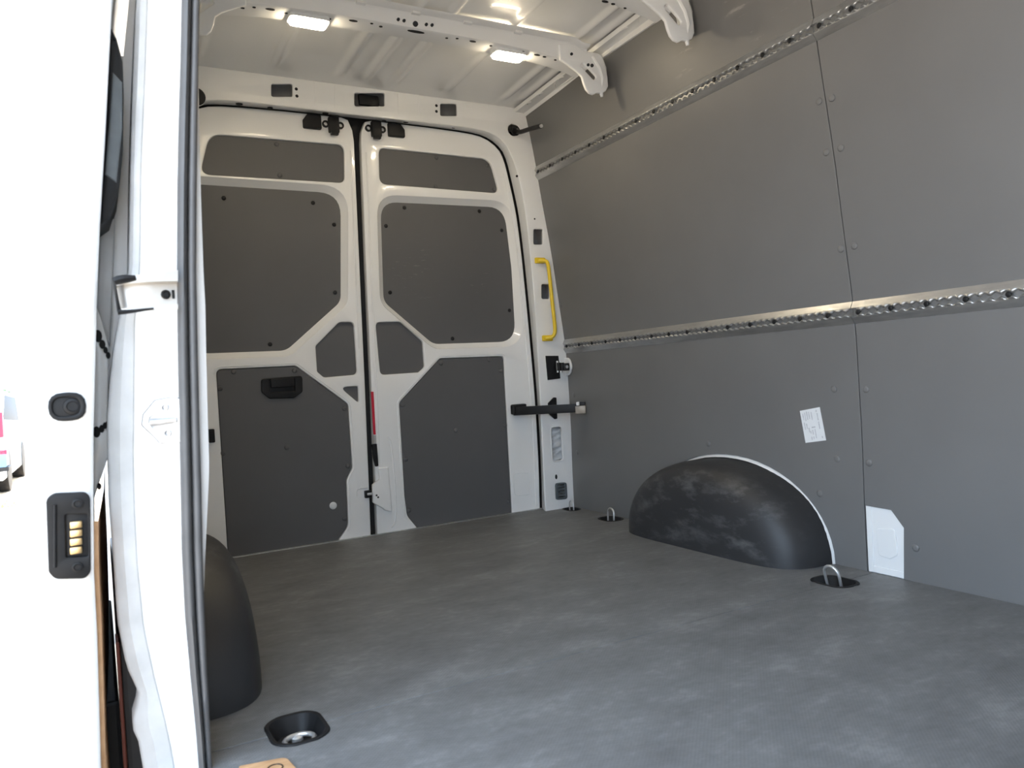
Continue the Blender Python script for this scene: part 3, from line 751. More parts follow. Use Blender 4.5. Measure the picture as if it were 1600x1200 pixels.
for t in (.12, .40):
    c = q0+dd*t; pin = obj('hinge_pin', tube(bmesh.new(), [c+Vector((0, -.004, -.026)), c+Vector((0, -.004, .026))], .0045, 10), STEEL, hg, True)
    obj('pin_barrel', tube(bmesh.new(), [c+Vector((.006, -.006, -.018)), c+Vector((.006, -.006, .018))], .010, 12), BLACK, hg, True)
c = q0+dd*.85; obj('lever_end', boxb(c+Vector((0, -.006, 0)), (.026, .012, .034), .003, rm), BLACK, hg, True)
obj('end_screw', lathe([(.007, 0), (.007, .003), (0, .004)], lambda x, y, k: (c.x+x-.002, c.y-.013-k, c.z+y), 10), STEEL, hg, True)
# stay arm of the right door
A0 = Vector((RX(803, 640, RY-.02)[0], RY-.02, RX(803, 640, RY-.02)[1]))
ye = 2.745; xe = wallx(.46)-.03; 
Bq = onax(1, ye, 917, 640)
for _ in range(20):
    Bq = onax(1, ye, 917, 640); ye += (Bq.x-(wallx(.46)-.025))*.5*-1*-1 if False else 0
# find the depth at which the arm's end stays just clear of the wall lining
lo_, hi_ = 2.4, 3.0
for _ in range(40):
    mid = (lo_+hi_)/2; q = onax(1, mid, 915, 640)
    if q.x < wallx(q.z)-.022: lo_ = mid
    else: hi_ = mid
B0 = onax(1, lo_, 915, 640)
sa = empty('door_stay_arm', A0, 'black flat door stay arm with worn bare end', 'door stay')
dd = B0-A0; az = math.atan2(dd.y, dd.x)
rm = Matrix.Rotation(az, 3, 'Z')
mid = A0+dd*.56
obj('arm_bar', boxb(A0+dd*.46, (dd.length*.94, .012, .038), .003, rm), BLACK, sa, True)
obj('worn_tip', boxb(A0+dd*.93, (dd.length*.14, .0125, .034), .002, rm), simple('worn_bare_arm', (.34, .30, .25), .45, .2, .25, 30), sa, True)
obj('hinge_block', boxb(A0+Vector((.028, .006, 0)), (.068, .03, .045), .006), BLACK, sa, True)
obj('hinge_knuckle', tube(bmesh.new(), [A0+Vector((-.004, -.002, -.018)), A0+Vector((-.004, -.002, .018))], .012, 12), BLACK, sa, True)
obj('stop_tab', boxb(A0+dd*.95+Vector((0, 0, .026)), (.034, .014, .016), .003, rm), BLACK, sa, True)
obj('stop_buffer', boxb(A0+dd*.90+Vector((-.002, -.003, .026)), (.014, .016, .016), .003, rm), PAPER, sa, True)
tb = rounded([RX(868, 621, FY), RX(869.5, 654, FY), RX(866, 655, FY), RX(857, 647, FY), RX(855.5, 630, FY), RX(864, 621, FY)], .004, 3)
rear_plate('guide_plate', tb, [], FY-.010, .011, BLACK, sa, .003)
# fleece seen in the pillar opening
ol = rounded([RX(861, 668, FY), RX(877, 667, FY), RX(880, 719, FY), RX(863.5, 720, FY)], .014, 5)
x, z = RX(870.5, 693, FY)
bm = bmesh.new(); bmesh.ops.create_grid(bm, x_segments=14, y_segments=34, size=.5)
for v in bm.verts:
    a, b = v.co.x*2, v.co.y*2
    yb = FY+.020+.008*(a*a)+.005*math.sin(9*b+2*a)+.004*math.sin(17*b-5*a)+random.uniform(-.0015, .0015)+.01*abs(b)**6
    v.co = (x+.020+.056*a, yb, z+.085*b)
meta(obj('insulation_fleece', bm, FOAM, None, True), 'crumpled white fleece inside the oval pillar opening', 'insulation')
rm_ = [(p[0], FY-.001, p[1]) for p in offset(ol, .003)]
obj('opening_rim', tube(bmesh.new(), rm_, .0025, 6, True), WHITE, frame, True)
# vent grille
vo = rounded([RX(867, 755, FY), RX(884.5, 753.5, FY), RX(886, 779.5, FY), RX(868, 781, FY)], .012, 4)
vx = sum(p[0] for p in vo)/len(vo); vz = sum(p[1] for p in vo)/len(vo)
vg = empty('vent_grille', (vx, FY, min(p[1] for p in vo)), 'small grey louvred vent near the floor on the pillar', 'vent')
slots = [rect(vx, vz+.027-.0135*k, .034, .0075, .002) for k in range(5)]
rear_plate('vent_frame', vo, slots, FY-.006, .008, GREYP, vg, .0018)
for k in range(5):
    obj('louvre', boxb((vx, FY-.003, vz+.0255-.0135*k), (.034, .004, .003), 0, Matrix.Rotation(.5, 3, 'X')), GREYP, vg)
# black hose sticking out of the round hole in the header
h0 = P3(803, 205, FY+.01); h1 = P3(812, 207, FY-.03); h2 = onax(1, FY-.11, 826, 202); h3 = onax(1, FY-.20, 845, 197)
hs = empty('cable_hose', h0, 'short black hose sticking out of the round header hole', 'hose')
obj('hose', tube(bmesh.new(), smooth_path([h0, h1, h2, h3], 2), .0095, 12), BLACK, hs, True)
d3 = (h3-h2).normalized(); obj('hose_tip', tube(bmesh.new(), [h3-d3*.002, h3+d3*.006], .0075, 12), GREY, hs, True)
obj('grommet', lathe([(.016, 0), (.022, -.002), (.024, -.006), (.016, -.008)], lambda x, y, k: (h0.x+x, FY+k+.004, h0.z+y), 18), BLACK, hs, True)
q = RX(306, 151, FY)
meta(obj('blanking_plug', lathe([(.031, 0), (.033, .002), (.030, .005), (0, .006)], lambda x, y, k: (q[0]+x, FY-k, q[1]+y), 22), BLACK, None, True), 'round black blanking plug in the header corner', 'plug')

# ================================================================== LASHING RAILS
BED = simple('dull_track_bed', (.22, .22, .22), .4, .6, .1, 40)
def rail(zc, y0, y1, label):
    x = lambda z: wallx(z)
    h = .0275 if zc < 1 else .026
    t = empty('lashing_rail', (x(zc), (y0+y1)/2, zc-h), label, 'rail', 'perforated lashing rails on the panelled wall')
    tilt = (x(zc+h)-x(zc-h))/(2*h)
    def pt(d, zz, y): return (x(zc)+tilt*zz-d, y, zc+zz)             # d: out from the lining
    prof = [(-.001, h+.004), (.001, h+.004), (.0115, h*.50), (.012, h*.44), (.004, h*.42), (.004, -h*.42), (.012, -h*.44), (.0115, -h*.52), (.001, -h-.004), (-.001, -h-.004)]
    bm = bmesh.new(); A = [bm.verts.new(pt(d, zz, y0)) for d, zz in prof]; B = [bm.verts.new(pt(d, zz, y1)) for d, zz in prof]
    for i in range(len(prof)-1): bm.faces.new((A[i], A[i+1], B[i+1], B[i]))
    bm.faces.new(A); bm.faces.new(B[::-1])
    obj('rail_profile', bm, ALU, t)
    obj('track_bed', boxb((x(zc)-.0045, (y0+y1)/2, zc), (.002, y1-y0-.002, h*.84)), BED, t)
    # scalloped lips of the track: round keyholes every 25 mm
    for s in (1, -1):
        bm = bmesh.new(); pitch = .025; n = int((y1-y0)/pitch); prev = None
        for k in range(n*6+1):
            y = y0+.006+k*pitch/6
            if y > y1-.002: break
            ph = (k % 6)/6*math.tau; q_ = .5-.5*math.cos(ph); e = .0095-.0072*q_; lift = .0045*q_
            row = [bm.verts.new(pt(.0118, s*h*.46, y)), bm.verts.new(pt(.0118+lift, s*(e*.5+h*.23), y)), bm.verts.new(pt(.0115, s*e, y)), bm.verts.new(pt(.004, s*e, y))]
            if prev:
                for j in range(3): bm.faces.new((prev[j], prev[j+1], row[j+1], row[j]))
            prev = row
        obj('track_lip', bm, ALU, t, True, auto=70)
    return t
SCREW = cap_mesh('screw', .0075, .003, BLACK, lambda x, y, k: (-k, x, y))
for zc, nm in ((.732, 'lower'), (1.513, 'upper')):
    r1 = rail(zc, SY+.001, 2.94, f'{nm} perforated aluminium lashing rail reaching the rear door pillar')
    r2 = rail(zc, YF, SY-.001, f'{nm} perforated aluminium lashing rail ahead of the panel joint')
    k = 0
    while True:
        y = 2.90-.1*k; k += 1
        if y < .75: break
        place('screw', SCREW, (wallx(zc)-.0125, y, zc), r1 if y > SY else r2)

# paper label stuck to the lower lining
lp = [WL(1250, 642), WL(1281, 636), WL(1291, 688), WL(1259, 692)]
cyy = sum(p[0] for p in lp)/4; czz = sum(p[1] for p in lp)/4
st = empty('paper_label', (wallx(czz), cyy, min(p[1] for p in lp)), 'tilted white printed paper label stuck on grey lining', 'label')
wall_plate('label_sheet', lp, [], .0012, .0012, PAPER, st, .0001)
def lerp2(a, b, t): return (a[0]+(b[0]-a[0])*t, a[1]+(b[1]-a[1])*t)
def lab(u, v): return lerp2(lerp2(lp[0], lp[1], u), lerp2(lp[3], lp[2], u), v)
for (u0, v0, u1, v1) in [(.77, .06, .83, .12), (.80, .16, .84, .38), (.80, .42, .84, .64), (.84, .86, .89, .92), (.10, .10, .14, .30), (.20, .08, .24, .34), (.30, .06, .34, .32), (.40, .08, .44, .30), (.52, .10, .56, .34),
                         (.10, .38, .14, .60), (.20, .42, .24, .58), (.28, .56, .32, .70), (.44, .54, .62, .58), (.44, .64, .48, .78), (.34, .66, .38, .74), (.56, .62, .60, .90), (.34, .84, .38, .94), (.44, .84, .48, .92)]:
    wall_plate('print_line', [lab(u0, v0), lab(u1, v0), lab(u1, v1), lab(u0, v1)], [], .00135, .0003, INK, st, .00002)

# ================================================================== WHEEL ARCH COVERS
def arch_cover(left, label):
    bm = bmesh.new(); NU, NV = 44, 16; rows = []
    wxx = 1.890; D = .188
    for j in range(NV+1):
        s = j/NV                          # 0 at the wall, 1 at the crown of the inner face
        ph = s*math.pi/2
        cx = math.sin(ph); sc = max(0.0, math.cos(ph))
        k = sc**(.36)                     # outline scale across depth: flat top, rounded inner edge
        row = []
        for i in range(NU+1):
            t = math.pi*i/NU; c, sn = math.cos(t), math.sin(t)
            y = AYC+(AA-.004)*k*math.copysign(abs(c)**(2/2.15), c)
            z = (AB-.0)*k*abs(sn)**(2/2.15)
            bulge = cx**.55
            row.append((y, z, bulge))
        rows.append(row)
    V = []
    for row in rows:
        V.append([bm.verts.new(((wxx-D*b) if not left else (2*XC-wxx+D*b), y, z)) for (y, z, b) in row])
    for a, b in zip(V, V[1:]):
        for i in range(NU):
            try: bm.faces.new((a[i], a[i+1], b[i+1], b[i]))
            except ValueError: pass
    bmesh.ops.remove_doubles(bm, verts=bm.verts, dist=1e-5)
    o = obj('wheel_arch_cover', bm, ARCH, None, True, origin=((1.80 if not left else .18), AYC, 0))
    return meta(o, label, 'wheel arch', 'black wheel arch covers')
arch_cover(False, 'scuffed black plastic wheel arch cover against the panelled wall')
arch_cover(True, 'black plastic wheel arch cover beside the sliding door pillar')

# ================================================================== LASHING CUPS
def cup(c, label, up, mid):
    cx, cy, s = c
    t = empty('lashing_point', (cx, cy, -.03), label, 'tie-down', 'lashing points sunk into the floor')
    o = cup_outline(*c)
    inn = [(cx+(p[0]-cx)*.80, cy+(p[1]-cy)*.80) for p in o]; bot = [(cx+(p[0]-cx)*.62, cy+(p[1]-cy)*.62) for p in o]
    bm = bmesh.new(); L = []
    for (pts, z) in ((o, .0005), ([(cx+(p[0]-cx)*.97, cy+(p[1]-cy)*.97) for p in o], .0022), ([(cx+(p[0]-cx)*.86, cy+(p[1]-cy)*.86) for p in o], .0015), (inn, -.004), (bot, -.026)):
        L.append([bm.verts.new((p[0], p[1], z)) for p in pts])
    n = len(o)
    for a, b in zip(L, L[1:]):
        for i in range(n): bm.faces.new((a[i], a[(i+1) % n], b[(i+1) % n], b[i]))
    bm.faces.new(L[-1])
    obj('cup', bm, BLACK, t, True)
    rr = .023*s
    if up:
        # loop standing upright, hinged across the cup
        pts = [(0, -rr*.95, -.022), (0, -rr, .004)]+[(0, -rr*math.cos(a), .022+rr*math.sin(a)) for a in [math.pi*k/8 for k in range(9)]]+[(0, rr, .004), (0, rr*.95, -.022)]
        lean = up
        pts = [Vector((cx+lean*(p[2]+.022), cy+p[1], p[2])) for p in pts]
    else:
        pts = [Vector((cx+rr*1.05*math.cos(a), cy-.012+rr*.9*math.sin(a), -.017)) for a in [math.tau*k/20 for k in range(20)]]
    obj('ring', tube(bmesh.new(), pts, .0042*s, 10, not up), STEEL, t, True)
    obj('ring_bolt', lathe([(.012, -.026), (.012, -.020), (.007, -.016), (0, -.015)], lambda x, y, k: (cx+x, cy+(.012 if not up else 0)+y, k), 12), STEEL if not up else BLACK, t, True)
cup(CUPS[0], 'lashing cup with steel ring folded down near the sliding door', 0, None)
cup(CUPS[1], 'lashing cup with steel loop upright ahead of the wheel arch', -.25, None)
cup(CUPS[2], 'lashing cup with thin loop upright behind the wheel arch', .05, None)
cup(CUPS[3], 'lashing cup in the corner beneath the pillar vent', .02, None)
# plywood tab at the step edge
wt = empty('plywood_tab', (.205, 1.27, .001), 'bare plywood tab at the step edge by the lashing cup', 'plywood')
tp = [FL(384, 1200), FL(440, 1186.5), FL(457, 1200)]
tabo = rounded([(.165, 1.235), (.250, 1.235), (tp[2][0]-.002, tp[1][1]-.004, .016), (tp[0][0]-.01, tp[0][1]+.006, .004)], .004, 5)
floor_plate('tab', tabo, [], .004, .004, PLY, wt, .001)
q = FL(430, 1204); obj('tab_ring', tube(bmesh.new(), [(q[0]+.012*math.cos(k*math.tau/20), q[1]+.012*math.sin(k*math.tau/20), .0042) for k in range(20)], .0012, 6, True), BLACK, wt, True)

# ================================================================== ROOF LAMPS
for (x, yb, zo, lab_) in ((.642, 2.345, 0, 'lit LED roof lamp over the door with the pull handle'), (1.345, 2.345, 0, 'lit LED roof lamp over the door with the red strip')):
    t = empty('ceiling_light', (x, yb, 1.742), lab_, 'lamp', 'LED lamps on the roof bow')
    zb = 1.757-.022*(abs(x-XC)/.62)**3
    floor_plate('housing', rect(x, yb, .124, .062, .016), [rect(x, yb, .112, .052, .014)], zb+.001, .014, PAPER, t, .001)
    floor_plate('diffuser', rect(x, yb, .111, .051, .014), [], zb+.0005, .0225, LED, t, .003)

# ================================================================== SLIDING DOOR PILLAR
PY = 1.36
def PX(u, v, y=PY): return RX(u, v, y)
pil = empty('door_pillar', (.09, PY, -.14), 'white sliding door pillar with grey edge flange', 'pillar')
sealL = [(283, 0), (281, 100), (278, 200), (276, 300), (275.5, 430), (277, 560), (279, 660), (281, 760), (283, 860), (288, 960), (296, 1050), (305, 1140), (310, 1200)]
sealR = [(312, 0), (310, 100), (308, 200), (306.5, 300), (306, 430), (308.5, 560), (311, 660), (314, 760), (316, 860), (318.5, 940), (322, 1030), (327, 1120), (331, 1200)]
flangeL = [(214, 0), (209, 120), (205, 260), (203, 420), (186, 500), (178, 545), (172, 600), (168, 660), (169, 720), (172, 800), (178, 880), (184, 975), (198, 1045), (217, 1085), (216, 1100), (204, 1140), (215, 1152), (221, 1187), (226, 1215)]
inL = [(232, 0), (228, 120), (222, 260), (220, 420), (212, 500), (211, 600), (210, 720), (212, 800), (216, 880), (226, 980), (243, 1060), (258, 1120), (270, 1175), (276, 1215)]
def ext(pts, up=1.80, dn=-.14, y=PY):
    q = [PX(u, v, y) for (u, v) in pts]
    (x0, z0), (x1, z1) = q[0], q[1]; s = (x0-x1)/(z0-z1); q.insert(0, (x0+s*(up-z0)*1.25, up))
    (x0, z0) = q[-1]; q.append((x0, dn)); return q
def atz(q, z):
    for a, b in zip(q, q[1:]):
        if min(a[1], b[1]) <= z <= max(a[1], b[1]): 
            t = (z-a[1])/((b[1]-a[1]) or 1e-9); return a[0]+t*(b[0]-a[0])
    return q[0][0] if z > q[0][1] else q[-1][0]
JD = .055                                # the jamb runs forward from the edge flange to the seal
qSL, qSR, qFL, qIN = ext(sealL), ext(sealR), ext(flangeL, y=PY+JD), ext(inL, y=PY+JD)
zz = sorted(set([round(-.14+.02*k, 3) for k in range(98)]))
def loft(name, cols, mat, parent, auto=50, solid=0):
    """cols: functions z -> (x, y); skin between neighbouring columns"""
    bm = bmesh.new(); rows = [[bm.verts.new((c(z)[0], c(z)[1], z)) for c in cols] for z in zz]
    for a, b in zip(rows, rows[1:]):
        for j in range(len(cols)-1): bm.faces.new((a[j], a[j+1], b[j+1], b[j]))
    if solid: bmesh.ops.solidify(bm, geom=bm.faces[:], thickness=solid)
    return obj(name, bm, mat, parent, True, auto=auto)
# outer flange strip (grey), main jamb (white), both real folded sheet running back to the body side
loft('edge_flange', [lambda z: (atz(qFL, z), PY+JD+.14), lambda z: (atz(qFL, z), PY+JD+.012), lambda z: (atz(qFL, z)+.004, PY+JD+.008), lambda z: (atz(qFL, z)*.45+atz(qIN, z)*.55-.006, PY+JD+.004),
                     lambda z: (atz(qFL, z)*.45+atz(qIN, z)*.55-.004, PY+JD+.001), lambda z: (atz(qIN, z)-.003, PY+JD+.0), lambda z: (atz(qIN, z), PY+JD+.004)], GREY, pil)
loft('jamb', [lambda z: (atz(qIN, z)-.0015, PY+JD+.005), lambda z: (atz(qIN, z)+.003, PY+JD-.003), lambda z: (atz(qIN, z)+.010, PY+JD-.010), lambda z: (atz(qSL, z)-.004, PY-.004), lambda z: (atz(qSL, z)+.008, PY-.003)], WHITE, pil)
def strip_w(z): return .014*max(0, min(1, (1.16-z)/.4))*max(0, min(1, (z-.27)/.22))
loft('jamb_inner', [lambda z: (atz(qSR, z)-.004, PY-.004), lambda z: (atz(qSR, z)+strip_w(z), PY+.002), lambda z: (atz(qSR, z)+.001+strip_w(z), PY+.012), lambda z: (2*XC-wallx(z)+.004, PY+.08), lambda z: (2*XC-wallx(z)+.002, 1.58)], WHITE, pil)
sl = empty('door_seal', (.12, PY-.01, -.14), 'grey rubber door seal running down the sliding door pillar', 'seal')
def sealcol(t, y): return lambda z: (atz(qSL, z)*(1-t)+atz(qSR, z)*t, PY+y)
loft('seal_bulb', [sealcol(0, .004), sealcol(.02, -.012), sealcol(.12, -.022), sealcol(.28, -.026), sealcol(.42, -.023), sealcol(.52, -.014), sealcol(.55, -.004)], SEAL, sl, 75)
loft('seal_lip', [sealcol(.53, -.004), sealcol(.56, -.016), sealcol(.66, -.021), sealcol(.86, -.020), sealcol(.97, -.014), sealcol(1.0, -.002)], SEALB, sl, 75)
# outward door track end wrapping the pillar
tr = empty('sliding_rail', (PX(228, 490)[0], PY, PX(228, 490)[1]), 'bright steel sliding door rail wrapping the pillar', 'rail')
def track_path(y0, px):
    return px
def strip(name, top, bot, ya, yb, mat, thick=.0):
    bm = bmesh.new(); A = [bm.verts.new((PX(u, v, y)[0], y, PX(u, v, y)[1])) for (u, v, y) in top]; B = [bm.verts.new((PX(u, v, y)[0], y, PX(u, v, y)[1])) for (u, v, y) in bot]
    for i in range(len(A)-1): bm.faces.new((A[i], A[i+1], B[i+1], B[i]))
    if thick: bmesh.ops.solidify(bm, geom=bm.faces[:], thickness=thick)
    return obj(name, bm, mat, tr, True, auto=35)
F_, K_ = PY-.030, PY-.006
strip('rail_back', [(181, 450, K_+.02), (190, 447, K_+.004), (200, 446, K_), (240, 444, K_), (278, 443, K_)], [(190, 486, K_+.02), (196, 482, K_+.004), (204, 481, K_), (240, 478, K_), (278, 476, K_)], 0, 0, CHROME)
strip('rail_top_lip', [(177, 438, F_+.03), (181, 434, F_+.008), (195, 431.5, F_), (230, 428, F_), (278, 422, F_)], [(180, 449, F_+.03), (183, 446, F_+.008), (197, 443, F_), (230, 440, F_), (278, 439, F_)], 0, 0, CHROME)
strip('rail_top_web', [(177, 446, F_+.03), (183, 445, F_+.008), (197, 443, F_), (230, 440, F_), (278, 439, F_)], [(181, 450, K_+.02), (190, 447, K_+.004), (200, 446, K_), (240, 444, K_), (278, 443, K_)], 0, 0, CHROME)
strip('rail_bottom_lip', [(185, 485, F_+.03), (190, 483, F_+.01), (205, 480, F_), (240, 477.5, F_), (278, 475, F_)], [(186, 491, F_+.03), (191, 489, F_+.01), (205, 487, F_), (240, 485, F_), (278, 483, F_)], 0, 0, CHROME)
strip('rail_edge_rubber', [(176, 437, F_+.03), (180, 438, F_+.012), (186, 470, F_+.012)], [(183, 488, F_+.03), (184, 487, F_+.010), (190, 488, F_+.010)], 0, 0, BLACK)
bm = bmesh.new(); q = [(PX(u, v, F_-.002)[0], F_-.002, PX(u, v, F_-.002)[1]) for u, v in ((178, 440), (185, 437.5), (197, 435.5), (212, 434))]
tube(bm, q, [.006, .007, .0065, .004], 8); obj('rail_end_cap', bm, BLACK, tr, True)
bm = bmesh.new(); q = [(PX(u, v, F_-.002)[0], F_-.002, PX(u, v, F_-.002)[1]) for u, v in ((184, 488), (192, 487.5), (210, 486), (240, 482))]
tube(bm, q, [.004, .0038, .0028, .0015], 8); obj('rail_lower_edge', bm, BLACK, tr, True)
x, z = PX(259, 460, K_-.004); obj('rail_bolt', lathe([(.0075, 0), (.0075, .004), (.005, .005), (.004, .002), (0, .002)], lambda a, b, k: (x+a, K_-.001-k, z+b), 12), BLACK, tr, True)
x, z = PX(271, 459.5, K_-.004); obj('rail_slot', boxb((x, K_-.001, z), (.004, .002, .014), .0005), DARK, tr)
# striker plate, lying on the slanted jamb
def jamb_y(x): return PY-.004+(JD-.006)*max(0, min(1, (.1175-x)/.068))
def jpt(u, v, lift=0):
    y = PY+.02
    for _ in range(12):
        q = PX(u, v, y); y = jamb_y(q[0])-lift
    return q
def jplate(name, outl, holes, lift, th, mat, parent, bev=.001):
    return obj(name, xf(plate_bm(outl, holes, th, bev), lambda c: (c.x, jamb_y(c.x)-lift+c.z, c.y)), mat, parent, True)
c0 = jpt(256, 690)
sp = empty('striker_plate', (c0[0], jamb_y(c0[0]), c0[1]), 'white striker plate with steel catch and two screws', 'striker')
so = rounded([jpt(*p) for p in ((242, 626), (270, 621), (283, 624), (285, 690), (250, 692), (241, 682), (222, 664), (224, 648))], .004, 3)
ki = rounded([jpt(*p) for p in ((231, 660), (233, 651), (240, 647), (252, 648), (262, 650), (277, 648), (277, 666), (262, 667), (250, 671), (238, 670))], .003, 3)
jplate('plate', so, [ki], .006, .005, WHITE, sp, .0012)
jplate('plate_gasket', offset(so, .0013), [], .002, .003, SEAL, sp, .0004)
jplate('catch_well', offset(ki, .002), [], .0025, .001, GREY, sp, .0001)
def jp3(u, v, lift): q = jpt(u, v, lift); return Vector((q[0], jamb_y(q[0])-lift, q[1]))
obj('catch_bar', tube(bmesh.new(), [jp3(237, 660, .004), jp3(250, 659, .006), jp3(277, 656, .005)], [.0065, .0055, .004], 10), DSTEEL, sp, True)
for (u, v) in ((258.5, 636.5), (263, 676.5)):
    q = jp3(u, v, .006); nrm = Vector((-.6, -.8, 0)); e1 = Vector((.8, -.6, 0)); e2 = Vector((0, 0, 1))
    obj('screw', lathe([(.0062, 0), (.006, .003), (.0040, .0036), (.0034, .001), (0, .001)], lambda a, b, k: q+e1*a+e2*b+nrm*k, 16), DSTEEL, sp, True)

# ================================================================== SLIDING DOOR (slid back, leading edge towards us)
DY = 1.355
left = [(98, 0), (92, 100), (83, 220), (75, 300), (69, 380), (65.5, 473), (50, 520), (41, 567), (36, 620), (32, 686), (50, 718), (46, 750), (41, 790), (36, 832), (35, 860), (37, 920), (44, 1010), (52, 1095), (60, 1160), (69, 1205)]
right = [(175, 0), (173, 40), (165, 200), (156, 350), (151, 480), (149, 560), (146, 680), (146, 780), (147, 900), (152, 1000), (155, 1100), (158, 1205)]
qL = [RX(u, v, DY) for u, v in left]; qR = [RX(u, v, DY) for u, v in right]
def tilt_top(q, up):
    (x0, z0), (x1, z1) = q[0], q[2]; s = (x0-x1)/(z0-z1); return (x0+s*(up-z0)*1.3, up)
prof = [tilt_top(qL, 1.72)]+qL+[(qL[-1][0]+.03, -.20)]+[(qR[-1][0], -.20)]+qR[::-1]+[tilt_top(qR, 1.72)]
d3 = empty('door_3', (-.06, DY, -.2), 'white sliding side door slid back open', 'door', kind='structure')
bm = plate_bm(prof, [], 1.22, .010, 4); bm = xf(bm, lambda c: (c.x, DY+c.z, c.y)); obj('door_shell', bm, WHITE, d3, True, auto=50)
# inner plywood lining with fixing holes, upper dark window trim
def qRx(z): return atz(qR, z)
bm = bmesh.new(); zz2 = [-.15+.03*k for k in range(20)]
rows = [[bm.verts.new((qRx(z)+dx, y, z)) for (y, dx) in ((DY+.03, -.002), (DY+.031, .006), (DY+.5, .018), (DY+1.15, .026))] for z in zz2]
for a, b in zip(rows, rows[1:]):
    for j in range(3): bm.faces.new((a[j], a[j+1], b[j+1], b[j]))
ply = obj('plywood_lining', bm, PLY, d3, True)
HM = cap_mesh('fixing_hole_disc', .006, .001, DARK, lambda x, y, k: (k, x, y))
for (u, v, yy) in [(151, 785, .10), (158, 868, .3), (167, 898, .6), (172, 1014, 1.0), (167, 1082, .8), (160, 1170, .5)]:
    q = onax(1, DY+yy, u, v); place('fixing_hole_disc', HM, (qRx(q.z)+.0055+.003*yy, DY+yy*.5, q.z), d3)
wt_ = bmesh.new(); pts = [(158, 120), (172, 45), (184, 60), (193, 95), (193, 240), (186, 300), (172, 345), (155, 355)]
yw = DY+.06
prof2 = [RX(u, v, yw) for u, v in ((174, 42), (183, 60), (192, 95), (193.5, 150), (192, 240), (185, 300), (172, 342), (156, 353), (160, 300), (166, 200))]
bm = plate_bm(prof2, [], .5, .006, 2); bm = xf(bm, lambda c: (c.x, yw+c.z, c.y)); wtrim = obj('window_trim', bm, BLACK, d3, True)
prof3 = [RX(u, v, yw-.003) for u, v in ((176, 112), (191, 128), (191, 200), (182, 285), (164, 272), (172, 180))]
bm = plate_bm(prof3, [], .02, .003, 2); bm = xf(bm, lambda c: (c.x, yw-.003+c.z, c.y)); obj('trim_inset', bm, GREYP, wtrim, True)
# grey inner shell below the trim and the punched reinforcement further down
prof4 = [RX(u, v, yw+.1) for u, v in ((157, 352), (180, 340), (178, 400), (175, 470), (172, 540), (167, 530), (158, 500), (151, 480))]
bm = plate_bm(prof4, [], .4, .004, 2); bm = xf(bm, lambda c: (c.x, yw+.1+c.z, c.y)); obj('inner_shell', bm, GREY, d3, True)
prof5 = [RX(u, v, yw+.1) for u, v in ((148, 474), (158, 496), (170, 540), (168, 660), (176, 672), (174, 700), (160, 740), (147, 780), (140, 700), (142, 560))]
bm = plate_bm(prof5, [], .5, .004, 2); bm = xf(bm, lambda c: (c.x, yw+.1+c.z, c.y)); ish = obj('inner_shell', bm, WHITE, d3, True)
for (u, v, r) in [(153, 525, .011), (160, 538, .008), (165, 547, .006), (169, 555, .006), (151, 675, .010), (159, 670, .007), (164, 665, .006), (168, 662, .005), (155, 760, .006)]:
    x, z = RX(u, v, yw+.098); hole_disc('fixing_hole_disc', (x, yw+.098, z), r*.6, r, ish, 'y')
# oval buffer
y = DY-.001
def ovl(u0, v0, u1, v1, k): 
    c = RX((u0+u1)/2, (v0+v1)/2, y); a = RX(u0, (v0+v1)/2, y); b = RX(u1, (v0+v1)/2, y); t = RX((u0+u1)/2, v0, y); bb = RX((u0+u1)/2, v1, y)
    w_, h_ = (b[0]-a[0])*k, (t[1]-bb[1])*k; return rect(c[0], c[1], w_, h_, h_*.49)
bf = rear_plate('rubber_buffer', ovl(75, 613, 135, 658, 1), [ovl(80, 619, 128, 652, .9)], y-.004, .008, BLACK, d3, .002)
rear_plate('buffer_well', ovl(75, 613, 135, 658, .92), [], y-.0005, .002, BLACK, bf, .0003)
c = RX(113, 635, y); obj('buffer_knob', lathe([(.013, 0), (.012, .003), (.008, .004), (.007, .002), (0, .002)], lambda a, b, k: (c[0]+a, y-k, c[1]+b), 18), BLACK, bf, True)
# contact block
co = rounded([RX(72, 779, y), RX(84, 770, y), RX(133, 768, y), RX(141, 776, y), RX(142, 893, y), RX(133, 903, y), RX(86, 904, y), RX(76, 893, y)], .014, 5)
ci = rounded([RX(102, 803, y), RX(137, 802, y), RX(138, 868, y), RX(104, 870, y)], .003, 3)
cb = rear_plate('contact_block', co, [ci], y-.007, .009, BLACK, d3, .002)
rear_plate('contact_well', offset(ci, .002), [], y-.001, .001, BLACK, cb, .0002)
obj('contact_rib', tube(bmesh.new(), [(RX(86, v, y)[0], y-.007, RX(86, v, y)[1]) for v in (788, 885)], .003, 8), BLACK, cb, True)
for k in range(4):
    q = RX(119, 819+13.2*k, y); obj('contact_pin', boxb((q[0], y-.005, q[1]), (.0165, .009, .0105), .002), BRASS, cb, True)
for v in (787, 886):
    q = RX(121, v, y-.007); obj('screw', lathe([(.008, 0), (.0078, .002), (.005, .0026), (.004, .001), (0, .001)], lambda a, b, k: (q[0]+a, y-.007-k, q[1]+b), 14), BLACK, cb, True)
# bottom rubber of the door
obj('bottom_rubber', span(-.03, .006, DY+.20, DY+1.0, -.30, .07, .006), BLACK, d3)

